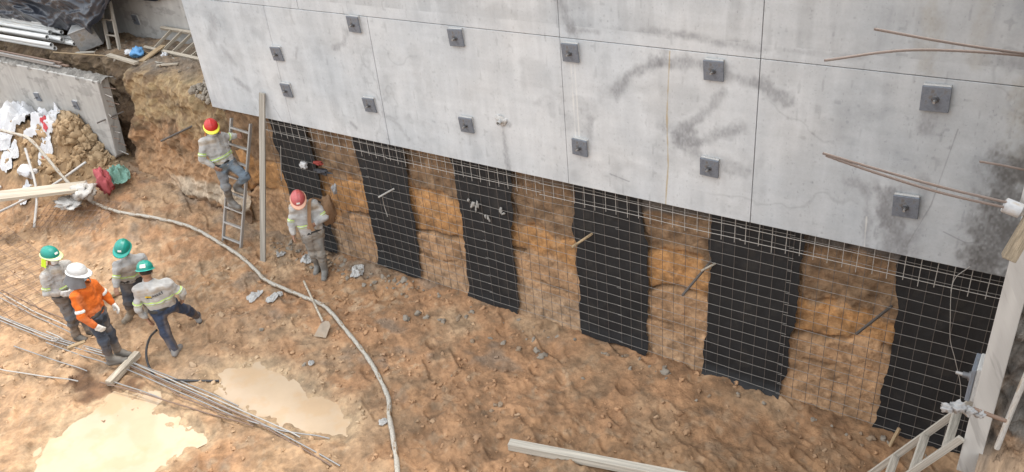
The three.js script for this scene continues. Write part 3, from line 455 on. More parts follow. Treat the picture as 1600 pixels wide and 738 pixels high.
single('concrete_hose', tubeGeo([[-19.4, 1.15, 1.3], [-18.4, 1.42, 1.2], [-17.23, 1.57, 1.3], [-16.6, 1.55, 1.3], [-16.16, 1.19, 1.3], [-15.73, 0.79, 1.3], gy(-15.3, 1.29, 0.06), gy(-14.41, 1.23, 0.05), gy(-13.49, 1.05, 0.05), gy(-12.7, 0.86, 0.05), gy(-11.98, 0.88, 0.045), gy(-11.21, 0.96, 0.045), gy(-10.6, 1.12, 0.045), gy(-10.19, 1.24, 0.045), gy(-9.4, 1.25, 0.045), gy(-8.76, 1.32, 0.045), gy(-7.97, 1.63, 0.045), gy(-7.21, 1.97, 0.045), gy(-6.55, 2.36, 0.045), gy(-6.2, 2.7, 0.045), gy(-5.92, 2.95, 0.045), gy(-5.4, 3.45, 0.045), gy(-4.9, 4.2, 0.045)], 0.033, 260, 10), dusty, 'long dusty grey hose winding across the pit floor', 'hose');
{
  const o = thing('hoe', 'hoe with a pale wooden handle lying beside the hose', 'hoe');
  mesh('handle', rodGeo([-9.6, 0.10, 0.98], [-8.44, 0.07, 1.66], 0.019, 8), woodPale, o);
  mesh('blade', (() => { const s = new THREE.Shape([[-0.10, -0.15], [0.10, -0.15], [0.085, 0.06], [0.03, 0.12], [-0.03, 0.12], [-0.085, 0.06]].map(([x, y]) => new THREE.Vector2(x, y))); const g = new THREE.ExtrudeGeometry(s, { depth: 0.005, bevelEnabled: true, bevelSize: 0.002, bevelThickness: 0.002, bevelSegments: 1 }); g.rotateX(-1.15); g.rotateY(0.25); g.translate(-8.36, 0.085, 1.74); return g; })(), M([0.38, 0.30, 0.22], 0.7, { map: dirtTex }), o);
  mesh('socket', rodGeo([-8.50, 0.075, 1.625], [-8.38, 0.075, 1.70], 0.026, 8), steelRust, o);
}
// steel bars lying across the floor
{
  const bars = [[[-14.6, 3.63], [-13.2, 3.66], [-11.9, 3.60]], [[-14.5, 3.72], [-13.1, 3.72], [-11.85, 3.68]], [[-14.4, 3.58], [-13, 3.56], [-11.6, 3.48]], [[-13.8, 4.06], [-12.2, 3.93], [-11.0, 3.74], [-10.4, 3.66], [-9.0, 3.60], [-7.6, 3.52], [-7.0, 3.5]], [[-13.9, 4.12], [-12.2, 3.98], [-11.0, 3.79], [-10.4, 3.71], [-9.0, 3.64], [-7.55, 3.58], [-6.2, 3.6]], [[-13.6, 4.02], [-12.2, 3.9], [-11.0, 3.71], [-9.6, 3.58], [-8.2, 3.50]], [[-10.5, 3.74], [-9.2, 3.68], [-7.8, 3.60], [-6.3, 3.65]], [[-10.45, 3.8], [-9.3, 3.74], [-8.0, 3.66], [-7.3, 3.55], [-6.65, 3.33]], [[-12.5, 4.33], [-11.6, 4.22], [-10.85, 4.1]], [[-12.9, 4.92], [-12.0, 4.72], [-11.3, 4.5], [-10.75, 4.3]], [[-10.4, 4.16], [-9.9, 4.06], [-9.5, 3.98], [-8.5, 3.82], [-7.7, 3.66]], [[-10.35, 4.08], [-9.7, 3.98], [-9.3, 3.93]], [[-12.4, 3.86], [-11.95, 3.84]], [[-12.1, 4.03], [-11.2, 3.93], [-10.7, 3.85]], [[-9.62, 3.73], [-9.1, 3.78], [-8.3, 3.72], [-7.75, 3.62]]];
  bars.forEach((P, i) => { const pts = []; for (let k = 0; k < P.length - 1; k++) for (let q = 0; q < 4; q++) { const x = lerp(P[k][0], P[k + 1][0], q / 4), z = lerp(P[k][1], P[k + 1][1], q / 4); pts.push([x, Math.max(hBase(x, z) + 0.012, 0) + 0.035 + 0.006 * n2(x * 3, i), z]); } const e = P[P.length - 1]; pts.push([e[0], 0.03, e[1]]); single('steel_bar', capped(pts, 0.0095, pts.length * 4, 6), i % 4 === 2 ? steelRust : i % 3 ? steelGrey : steelPale, 'long thin steel bar lying on the pit floor near the workers', 'steel bar', 'steel bars on the pit floor'); });
  single('wire_ring', new THREE.TorusGeometry(0.045, 0.009, 8, 20).rotateX(1.4).translate(-12.0, 0.075, 3.93), steelPale, 'small pale ring lying on the steel bars', 'ring');
  single('wood_block', barGeo([-10.25, 0.05, 4.12], [-10.47, 0.07, 3.50], 0.10, 0.09), woodPale, 'pale squared wood block under the boots of the orange worker', 'wood block');
  single('wood_block', barGeo([-12.42, 0.05, 2.86], [-12.32, 0.05, 2.56], 0.09, 0.05), woodTan, 'short wood offcut behind the orange worker', 'wood block');
  single('wood_block', barGeo([-11.62, 0.05, 3.95], [-11.52, 0.05, 3.72], 0.07, 0.06), woodTan, 'small wood offcut at the feet of the worker with yellow neck cloth', 'wood block');
  single('black_cable', tubeGeo([[-10.2, 0.42, 3.24], [-10.33, 0.28, 3.32], [-10.32, 0.10, 3.45], gy(-10.05, 3.60, 0.03), gy(-9.75, 3.66, 0.03), gy(-9.3, 3.53, 0.03), gy(-8.93, 3.26, 0.03)], 0.017, 60, 8), M([0.035, 0.035, 0.037], 0.5), 'black cable curling from a worker hand to the puddle', 'cable');
}

// ---------------------------------------------------------------- heap of sacks, plank, pipes at the left
const sackW = M([0.60, 0.60, 0.61], 0.85, { bumpMap: clothBump, bumpScale: 0.01 }), sackR = M([0.55, 0.08, 0.09], 0.85);
function sheetGeo(w, d, hgt, sd, cx, cz, rot, lift = 0.02) { // crumpled cloth lying over the ground
  const c = Math.cos(rot), s = Math.sin(rot);
  return gridGeo(34, 34, (u, v) => { const a = (u - 0.5) * 2, b = (v - 0.5) * 2, e = 1 + 0.25 * n2(a * 1.5 + sd, b * 1.5 + sd * 2), lx = a * w * 0.5 * e * Math.sqrt(1 - b * b * 0.38), lz = b * d * 0.5 * e * Math.sqrt(1 - a * a * 0.38), x = cx + lx * c - lz * s, z = cz + lx * s + lz * c; const f = Math.max(0, 1 - Math.max(a * a, b * b)); return [x, ground(x, z) + lift + hgt * (0.4 + 0.9 * bil(a * 1.9 + sd, b * 1.9, 4)) * (0.25 + 0.75 * f) + Math.min(0.035, 0.055 * w) * bil(a * 3.4, b * 3.4 + sd, 3), z]; }, null, (p) => [p[0] * 2, p[2] * 2]);
}
{
  const sk = [[-18.6, 0.55, 1.3, 0.8, 0.3, 1], [-17.6, 0.45, 0.9, 0.7, 0.3, 2], [-17.2, 0.62, 0.5, 0.5, 0.16, 3], [-19.3, 0.9, 0.9, 0.7, 0.2, 4], [-18.0, 1.25, 0.5, 0.45, 0.15, 5], [-19.0, 1.5, 0.6, 0.5, 0.2, 6], [-17.0, 0.95, 0.35, 0.4, 0.12, 7], [-16.95, 1.65, 0.4, 0.3, 0.1, 8]];
  sk.forEach(([x, z, w, d, h, s], i) => { const o = thing('empty_sack', 'crumpled white empty sack on the soil heap', 'sack', [0, 0, 0], 'white sacks on the heap'); mesh('cloth', sheetGeo(w, d, h, s * 3.7, x, z, s * 1.3, 0.03), sackW, o); if (i === 1 || i === 2 || i === 6) mesh('red_print', sheetGeo(w * 0.22, d * 0.12, h * 0.4, s * 5.1, x + w * 0.28, z + 0.12, s, 0.03 + h * 0.6), sackR, o); });
  const bag = (x, z, rx, ry, rz, s, label) => single('filled_sack', lumpGeo(rx, ry, rz, s, 4, 0.35, 1.8).translate(x, ground(x, z) + ry * 0.5, z), sackW, label, 'sack', 'white sacks on the heap');
  bag(-17.2, 1.35, 0.24, 0.12, 0.14, 11, 'small plump white sack low on the soil heap'); bag(-18.6, 1.1, 0.3, 0.2, 0.2, 12, 'rounded white sack half buried in the heap');
  const Pl = thing('plank', 'wide pale plank lying across pipes at the edge of the heap', 'plank'); mesh('board', barGeo([-17.3, 0.80, 2.98], [-15.02, 0.88, 1.38], 0.40, 0.06), woodPale, Pl);
  const wp = M([0.6, 0.59, 0.57], 0.6, { map: dirtTex });
  single('white_pipe', capped([[-17.3, 0.16, 2.4], [-16.2, 0.66, 1.5], [-15.9, 0.95, 0.75]], 0.025, 20, 8), wp, 'thin white pipe slanting under the plank', 'pipe');
  single('white_pipe', capped([[-16.0, 0.12, 2.1], [-16.5, 0.6, 1.6], [-17.1, 1.25, 1.25]], 0.025, 20, 8), wp, 'thin white pipe rising from the soil to the hose arch', 'pipe');
  single('white_pipe', capped([[-19.4, 0.95, 1.5], [-18.3, 0.75, 1.65], [-17.75, 0.45, 1.75]], 0.025, 20, 8), wp, 'thin white curved pipe end among the sacks', 'pipe');
  single('grey_sack', lumpGeo(0.24, 0.15, 0.22, 21, 4, 0.38, 4).translate(-15.0, 0.80, 1.40), M([0.47, 0.45, 0.42], 0.9, { bumpMap: clothBump, bumpScale: 0.01 }), 'grey-white sack hanging over the end of the plank', 'sack');
  single('grey_sack', lumpGeo(0.28, 0.10, 0.2, 22, 4, 0.38, 4).translate(-15.25, 0.60, 1.62), M([0.47, 0.45, 0.42], 0.9, { bumpMap: clothBump, bumpScale: 0.01 }), 'grey-white sack lying under the end of the plank', 'sack');
  single('red_cloth', lumpGeo(0.16, 0.26, 0.12, 23, 4, 0.55, 2.4).translate(-14.98, 0.82, 0.98), M([0.42, 0.09, 0.10], 0.85, { bumpMap: clothBump, bumpScale: 0.01 }), 'red cloth bundle beside the end of the plank', 'cloth');
  single('green_cloth', sheetGeo(0.58, 0.46, 0.2, 7.7, -15.1, 0.64, 0.6, 0.14), M([0.17, 0.31, 0.25], 0.85, { bumpMap: clothBump, bumpScale: 0.01, side: THREE.DoubleSide }), 'green cloth behind the red bundle', 'cloth');
  // rusty mesh sheets lying on the slope
  const floorMesh = (label, cx, cz, L, W, rot, st, lift = 0.012) => { const o = thing('floor_mesh', label, 'steel mesh'), c = Math.cos(rot), s = Math.sin(rot), P = (a, b) => { const x = cx + a * c - b * s, z = cz + a * s + b * c; return [x, hBase(x, z) + 0.04 + lift + 0.02 * n2(x * 2, z * 2), z]; }; const run = (f) => tubeGeo([0, 0.2, 0.4, 0.6, 0.8, 1].map(f), 0.0042, 20, 4); for (let b = 0; b <= W + 0.01; b += st) mesh('wire', run((t) => P(t * L, b)), steelRust, o); for (let a = 0; a <= L + 0.01; a += st) mesh('wire', run((t) => P(a, t * W)), steelRust, o); };
  floorMesh('rusty wire mesh sheet lying on the slope behind the workers', -16.6, 2.35, 3.6, 1.5, 0.12, 0.2); floorMesh('small piece of wire mesh under the plank and sacks', -16.0, 1.55, 1.7, 0.75, -0.25, 0.13, 0.08);
}
// ---------------------------------------------------------------- things on the bench
const BY = 2.68;
{
  const pw = M([0.80, 0.80, 0.78], 0.55, { map: dirtTex }); const R = RNG(12);
  let n = 0; for (let row = 0; row < 5; row++) for (let k = 0; k < 5 - row; k++) { const r = 0.045, z = -0.52 - k * 0.1 - row * 0.05, y = BY + 0.06 + row * 0.082, x1 = -17.55 - 0.28 * row - R() * 0.5; const g = new THREE.CylinderGeometry(r, r, 4.6, 14, 1, true).rotateZ(Math.PI / 2).translate(x1 - 2.3, 0, 0); const lid = new THREE.RingGeometry(r * 0.82, r, 14).rotateY(Math.PI / 2).translate(x1, 0, 0), inn = new THREE.CylinderGeometry(r * 0.82, r * 0.82, 0.6, 14, 1, true).rotateZ(Math.PI / 2).translate(x1 - 0.3, 0, 0); const m = single('plastic_pipe', mergeGeometries([g, lid, inn]), pw, 'white plastic pipe in the stack under the black tarpaulin', 'pipe', 'stacked white pipes'); m.position.set(0, y, z); m.rotation.y = (R() - 0.5) * 0.03; n++; }
  // tarpaulin draped over stacked goods
  const tm = M([0.022, 0.026, 0.036], 0.3);
  single('tarpaulin', gridGeo(260, 90, (u, v) => {
    const x = -23 + 7.3 * u, s = sm(0.86, 1, u), hem = 3.06 + 0.05 * n2(x * 2.1, 3) - 0.06 * Math.exp(-(((x + 17.6) / 0.6) ** 2)) + 0.75 * sm(-16.9, -15.7, x);
    const zz = lerp(-1.68, -0.78 - 0.25 * s, sm(0, 0.75, v)), yy = lerp(4.35 - 0.1 * s, hem, Math.pow(v, 1.5));
    const q = v * 3 + 0.5 * n2(x * 0.8, v * 2), fold = 0.14 * bil(x * 0.8 + q * 0.5, q * 1.3, 2) + 0.07 * bil(x * 1.6 + q * 1.1, q * 2.4 + 5, 2) * (0.3 + v) + 0.02 * bil(x * 6 - q * 2, q * 3);
    return [x, yy + fold * 0.6, zz + fold * sm(0, 0.2, v)];
  }, null, (p) => [p[0], p[1] + p[2]]), tm, 'large wrinkled black tarpaulin draped over the pipe stack', 'tarpaulin');
  single('tarpaulin', gridGeo(40, 20, (u, v) => { const x = -17.0 + 2.3 * u, a = v * Math.PI; return [x, 3.82 + 0.12 * Math.abs(u - 0.5) - Math.sin(a) * 0.28 * Math.sin(u * Math.PI) + 0.03 * bil(x * 5, v * 4), -1.62 + Math.cos(a) * 0.12 + 0.02 * n2(x * 8, v * 6)]; }), tm, 'sagging black tarpaulin end hanging against the bench wall', 'tarpaulin');
  const cb = thing('metal_box', 'grey sheet-metal box tilted under the tarpaulin', 'box', [-17.25, BY + 0.06, -0.95]); const gm = M([0.36, 0.36, 0.355], 0.45, { metalness: 0.3, map: dirtTex });
  mesh('body', new RoundedBoxGeometry(0.62, 0.42, 0.5, 2, 0.012).translate(0, 0.22, 0), gm, cb); mesh('lid', new RoundedBoxGeometry(0.65, 0.03, 0.53, 2, 0.01).translate(0, 0.445, 0), gm, cb); cb.rotation.set(0.32, -0.75, 0.08);
  ladder('short pale trestle frame standing beside the metal box', [-16.66, BY, -0.9], [-16.82, BY + 0.95, -1.12], [-16.28, BY, -0.9], [-16.44, BY + 0.95, -1.12], 3, woodGrey, [0.05, 0.06], 0, 0.3, 0.93).name = 'trestle';
  ladder('broken pale ladder lying against the bench wall beside the long wall', [-15.75, BY + 0.05, -1.15], [-13.6, BY + 0.07, -0.98], [-15.72, BY + 0.32, -1.62], [-13.5, BY + 0.30, -1.60], 6, woodPale, [0.06, 0.07], 0, 0.16, 0.95);
  const wd = (a, b, w, h, m, l) => single('wood_scrap', barGeo([a[0], BY + h / 2 + 0.02, a[1]], [b[0], BY + h / 2 + (b[2] ?? 0.02), b[1]], w, h), m, l, 'wood');
  wd([-16.1, -0.55], [-14.95, -0.42], 0.09, 0.05, woodPale, 'round-edged pale board lying on the bench'); wd([-14.98, -0.55], [-15.15, -1.2, 0.12], 0.14, 0.03, woodTan, 'tan board slanting towards the broken ladder'); wd([-14.42, -0.5], [-14.05, -0.72], 0.06, 0.03, woodPale, 'short pale stick near the edge of the bench'); wd([-17.7, -0.25], [-16.2, -0.52], 0.025, 0.02, woodTan, 'thin lath lying along the bench'); wd([-16.1, -1.1], [-15.3, -0.95], 0.03, 0.02, woodTan, 'thin stick beside the trestle'); wd([-17.1, -0.42], [-16.7, -0.6], 0.07, 0.02, woodGrey, 'grey wood chip near the pipes');
  single('blue_bag', lumpGeo(0.15, 0.09, 0.1, 33, 3, 0.5, 2.4).translate(-15.55, BY + 0.06, -0.86), M([0.10, 0.27, 0.50], 0.6), 'small crumpled blue plastic bag on the bench', 'bag');
  single('white_bag', lumpGeo(0.10, 0.06, 0.07, 34, 3, 0.5, 2.4).translate(-15.78, BY + 0.04, -0.82), sackW, 'small white scrap beside the blue bag', 'bag');
  single('white_bag', lumpGeo(0.07, 0.06, 0.06, 35, 3, 0.5, 2.4).translate(-14.8, BY + 0.04, -0.95), sackW, 'small white scrap below the broken ladder', 'bag');
  for (let i = 0; i < 4; i++) single('steel_channel', barGeo([-20.5, 2.60 + (i > 1 ? 0.035 : 0), 0.02 + i % 2 * 0.09], [-16.75 - i * 0.12, 2.60 + (i > 1 ? 0.035 : 0), 0.0 + i % 2 * 0.09], 0.05, 0.03), i % 2 ? steelGrey : steelRust, 'dark steel profile lying on top of the low wall', 'steel profile', 'steel profiles on the low wall');
  { const RB = RNG(66), bs = [0, 1, 2].map((i) => lumpGeo(1, 0.6, 0.8, 160 + i, 2, 0.7, 1.5)); for (let i = 0; i < 46; i++) { const x = -17.6 + 4.6 * RB(), z = -1.45 + 1.05 * RB(), m = single('bench_stone', bs[i % 3], RB() < 0.6 ? stoneGrey : stoneTan, 'small stone strewn on the bench', 'stone', 'stones on the bench'); m.scale.setScalar(0.014 + 0.035 * RB() * RB()); m.position.set(x, BY + 0.012, z); m.rotation.set(RB() * 6, RB() * 6, RB() * 6); }
    for (let i = 0; i < 9; i++) { const x = -16.2 + 2.2 * RB(), z = -0.95 + 0.5 * RB(), a = RB() * 3, l = 0.08 + 0.16 * RB(); single('wood_splinter', barGeo([x, BY + 0.03, z], [x + Math.cos(a) * l, BY + 0.03, z + Math.sin(a) * l], 0.03, 0.015), i % 2 ? woodPale : woodGrey, 'small wood splinter strewn on the bench', 'wood', 'wood splinters on the bench'); } }
  // gravel heap beside the end of the long wall: each stone
  const RG = RNG(55); const sg = [0, 1, 2, 3, 4].map((i) => lumpGeo(1, 0.75, 0.85, 90 + i, 2, 0.35, 1.6));
  for (let i = 0; i < 150; i++) { const a = RG(), x = -12.75 + 0.85 * a + (RG() - 0.5) * 0.1, f = RG(), y = lerp(2.74, 2.36, f * (0.35 + 0.65 * a)), z = lerp(-0.55, 0.04, f), r = 0.025 + RG() * 0.04; const m = single('gravel_stone', sg[i % 5], stoneGrey, 'grey gravel stone spilling at the left end of the long wall', 'stone', 'gravel stones at the wall end'); m.scale.setScalar(r); m.position.set(x, y, z); m.rotation.set(RG() * 6, RG() * 6, RG() * 6); }
}

// ---------------------------------------------------------------- stones, scraps and clods on the floor
{
  const R = RNG(404), sg = [0, 1, 2, 3, 4, 5].map((i) => lumpGeo(1, 0.6, 0.8, 120 + i, 2, 0.75, 1.5));
  const stone = (x, z, r, mat, label, group) => { const m = single('stone', sg[(R() * 6) | 0], mat, label, 'stone', group); m.scale.set(r * (0.8 + R() * 0.6), r * (0.7 + R() * 0.4), r); m.rotation.set(R() * 0.6, R() * 6.28, R() * 0.6); m.position.set(x, ground(x, z) + r * 0.25, z); };
  const L1 = 'grey stone lying on the brown pit floor';
  for (const [x, z, r] of [[-5.44, 0.4, 0.055], [-5.24, 0.8, 0.05], [-6.63, 0.49, 0.045], [-5.75, 0.75, 0.04], [-5.51, 0.71, 0.05], [-7.36, 0.84, 0.07], [-7.22, 0.74, 0.06], [-7.01, 0.77, 0.06], [-6.69, 0.57, 0.06], [-5.96, 0.78, 0.04], [-8.89, 0.24, 0.05], [-8.53, 0.3, 0.05], [-8.78, 0.2, 0.06], [-7.74, 0.51, 0.04], [-8.57, 0.2, 0.05], [-6.21, 0.82, 0.045], [-5.17, 1.89, 0.035], [-5.21, 1.75, 0.035], [-5.24, 1.86, 0.03], [-4.05, 0.4, 0.04], [-3.6, 0.26, 0.05], [-9.39, 2.18, 0.05], [-8.04, 2.4, 0.03], [-6.01, 1.64, 0.03], [-7.5, 0.95, 0.06], [-6.8, 0.65, 0.05], [-5.35, 0.62, 0.06], [-5.6, 0.5, 0.035], [-2.9, 0.6, 0.03], [-4.4, 0.9, 0.025]]) stone(x + (R() - 0.5) * 0.2, z + (R() - 0.5) * 0.16, r * (0.45 + 0.6 * R()), R() < 0.6 ? stoneGrey : stoneTan, L1.replace('grey ', ''), 'stones on the pit floor');
  for (let i = 0; i < 110; i++) { const x = -11.3 + 3.6 * Math.pow(R(), 0.9), z = 0.16 + 0.42 * R() * R() + 0.1 * R(); stone(x, z, 0.015 + 0.042 * R() * R(), R() < 0.75 ? stoneGrey : stoneTan, 'broken grey rubble piece along the foot of the soil face', 'rubble along the soil face'); }
  for (let i = 0; i < 46; i++) { const x = -7.8 + 7.4 * R(), z = 0.2 + 0.25 * R() * R(); stone(x, z, 0.014 + 0.03 * R() * R(), R() < 0.6 ? stoneGrey : stoneTan, 'small pebble below the mats at the right', 'pebbles under the mats'); }
  const pap = M([0.46, 0.45, 0.43], 0.85, { bumpMap: clothBump, bumpScale: 0.01 });
  for (const [x, z, w, l] of [[-10.1, 1.6, 0.3, 'crumpled white paper beside the hose'], [-9.75, 1.5, 0.32, 'torn white plastic sheet beside the hose'], [-6.22, 2.79, 0.13, 'small white scrap beside the lower hose'], [-10.1, 0.42, 0.34, 'pale torn sheet among the rubble near the bag carrier'], [-9.0, 0.35, 0.34, 'pale torn sheet behind the bag carrier'], [-8.0, 2.36, 0.14, 'tiny pale scrap near the puddle'], [-10.7, 0.5, 0.2, 'dusty scrap at the foot of the upright board']]) single('paper', sheetGeo(w, w * 0.6, 0.05, x, x, z, z * 3, 0.015), pap, l, 'paper');
  // loose clods: too many to count
  const cm = M([1, 1, 1], 0.95), N = 3600, im = new THREE.InstancedMesh(lumpGeo(1, 0.7, 0.85, 140, 1, 0.8, 1.5), cm, N), o = new THREE.Object3D(), c = new THREE.Color();
  let k = 0, guard = 0; while (k < N && guard++ < 60000) {
    const x = -17 + 16.8 * R(), z = 0.1 + 6 * R(); if (fbm(x * 0.9 + 30, z * 0.9, 3) + 0.5 * (R() - 0.5) < 0.02) continue; const h = ground(x, z); if (h < -0.04 || (z > 3.3 && x > -5)) continue;
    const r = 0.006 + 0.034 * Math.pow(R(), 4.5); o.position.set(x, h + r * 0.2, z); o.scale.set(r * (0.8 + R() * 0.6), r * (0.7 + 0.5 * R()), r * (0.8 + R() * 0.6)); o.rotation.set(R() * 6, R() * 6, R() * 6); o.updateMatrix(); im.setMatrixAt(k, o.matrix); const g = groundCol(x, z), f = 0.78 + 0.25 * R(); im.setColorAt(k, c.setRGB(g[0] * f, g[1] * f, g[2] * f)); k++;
  }
  const N2 = 420, hm2 = new THREE.InstancedMesh(lumpGeo(1, 0.8, 0.9, 150, 2, 0.8, 1.6), cm, N2);
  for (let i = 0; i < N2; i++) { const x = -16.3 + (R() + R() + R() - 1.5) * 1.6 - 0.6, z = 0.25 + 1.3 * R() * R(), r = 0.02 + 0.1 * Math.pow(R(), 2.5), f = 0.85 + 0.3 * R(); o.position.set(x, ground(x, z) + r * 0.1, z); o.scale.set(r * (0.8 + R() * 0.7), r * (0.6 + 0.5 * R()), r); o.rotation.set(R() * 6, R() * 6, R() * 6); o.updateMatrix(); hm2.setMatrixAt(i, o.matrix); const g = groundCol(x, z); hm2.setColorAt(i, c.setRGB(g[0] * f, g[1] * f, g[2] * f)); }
  hm2.name = 'heap_clods'; hm2.userData.kind = 'stuff'; hm2.userData.label = 'tan soil clods covering the heap before the low wall'; hm2.userData.category = 'soil'; shade(hm2); scene.add(hm2);
  im.count = k; im.name = 'soil_clods'; im.userData.kind = 'stuff'; im.userData.label = 'loose brown soil clods strewn over the pit floor'; im.userData.category = 'soil'; shade(im); scene.add(im);
}

// ---------------------------------------------------------------- people
function surfaceNet(lo, hi, cell, f, colorFn) {
  const nx = Math.ceil((hi[0] - lo[0]) / cell) + 1, ny = Math.ceil((hi[1] - lo[1]) / cell) + 1, nz = Math.ceil((hi[2] - lo[2]) / cell) + 1, D = new Float32Array(nx * ny * nz);
  for (let k = 0, q = 0; k < nz; k++) for (let j = 0; j < ny; j++) for (let i = 0; i < nx; i++, q++) D[q] = f(lo[0] + i * cell, lo[1] + j * cell, lo[2] + k * cell);
  const id = new Int32Array(nx * ny * nz).fill(-1), pos = [], idx = [], sx = 1, sy = nx, sz = nx * ny;
  const E = [[0, 1], [2, 3], [4, 5], [6, 7], [0, 2], [1, 3], [4, 6], [5, 7], [0, 4], [1, 5], [2, 6], [3, 7]], O = [0, sx, sy, sx + sy, sz, sz + sx, sz + sy, sz + sx + sy];
  for (let k = 0; k < nz - 1; k++) for (let j = 0; j < ny - 1; j++) for (let i = 0; i < nx - 1; i++) {
    const b = i + j * sy + k * sz; let m = 0; for (let c = 0; c < 8; c++) if (D[b + O[c]] < 0) m |= 1 << c; if (m === 0 || m === 255) continue;
    let x = 0, y = 0, z = 0, n = 0; for (const [p, q] of E) { const s = (m >> p) & 1, t = (m >> q) & 1; if (s === t) continue; const a = D[b + O[p]], e = D[b + O[q]], w = a / (a - e); x += (p & 1) + w * ((q & 1) - (p & 1)); y += ((p >> 1) & 1) + w * (((q >> 1) & 1) - ((p >> 1) & 1)); z += ((p >> 2) & 1) + w * (((q >> 2) & 1) - ((p >> 2) & 1)); n++; }
    id[b] = pos.length / 3; pos.push(lo[0] + (i + x / n) * cell, lo[1] + (j + y / n) * cell, lo[2] + (k + z / n) * cell);
  }
  const quad = (a, b, c, d, fl) => { if (a < 0 || b < 0 || c < 0 || d < 0) return; fl ? idx.push(a, b, c, a, c, d) : idx.push(a, c, b, a, d, c); };
  for (let k = 1; k < nz - 1; k++) for (let j = 1; j < ny - 1; j++) for (let i = 1; i < nx - 1; i++) {
    const b = i + j * sy + k * sz, s = D[b] < 0;
    if (s !== D[b + sx] < 0) quad(id[b - sy - sz], id[b - sz], id[b], id[b - sy], s);
    if (s !== D[b + sy] < 0) quad(id[b - sx - sz], id[b - sx], id[b], id[b - sz], s);
    if (s !== D[b + sz] < 0) quad(id[b - sx - sy], id[b - sy], id[b], id[b - sx], s);
  }
  const g = new THREE.BufferGeometry(), P = new Float32Array(pos), uv = new Float32Array(pos.length / 3 * 2); for (let i = 0; i < P.length / 3; i++) { uv[i * 2] = (P[i * 3] + P[i * 3 + 2]) * 2; uv[i * 2 + 1] = P[i * 3 + 1] * 2; }
  g.setAttribute('position', new THREE.BufferAttribute(P, 3)); g.setAttribute('uv', new THREE.BufferAttribute(uv, 2)); g.setIndex(idx); g.computeVertexNormals();
  if (colorFn) { const c = new Float32Array(P.length); for (let i = 0; i < P.length; i += 3) c.set(colorFn(P[i], P[i + 1], P[i + 2]), i); g.setAttribute('color', new THREE.BufferAttribute(c, 3)); }
  return g;
}
function cap(a, b, ra, rb) { const dx = b.x - a.x, dy = b.y - a.y, dz = b.z - a.z, L = dx * dx + dy * dy + dz * dz + 1e-9; return { a, b, ra, rb, f: (x, y, z) => { const t = clamp(((x - a.x) * dx + (y - a.y) * dy + (z - a.z) * dz) / L); const ex = x - a.x - dx * t, ey = y - a.y - dy * t, ez = z - a.z - dz * t; return Math.sqrt(ex * ex + ey * ey + ez * ez) - (ra + (rb - ra) * t); } }; }
const smin = (a, b, k) => { const h = Math.max(k - Math.abs(a - b), 0) / k; return Math.min(a, b) - h * h * k * 0.25; };
const field = (C, k) => (x, y, z) => { let d = 1e3; for (const c of C) { const e = c.f(x, y, z); d = d > 500 ? e : smin(d, e, k); } return d; };
function bounds(C, pad) { const lo = [1e9, 1e9, 1e9], hi = [-1e9, -1e9, -1e9]; for (const c of C) for (const p of [c.a, c.b]) { const r = Math.max(c.ra, c.rb) + pad, q = [p.x, p.y, p.z]; for (let i = 0; i < 3; i++) { lo[i] = Math.min(lo[i], q[i] - r); hi[i] = Math.max(hi[i], q[i] + r); } } return [lo, hi]; }
const skinTone = [0.30, 0.165, 0.105];
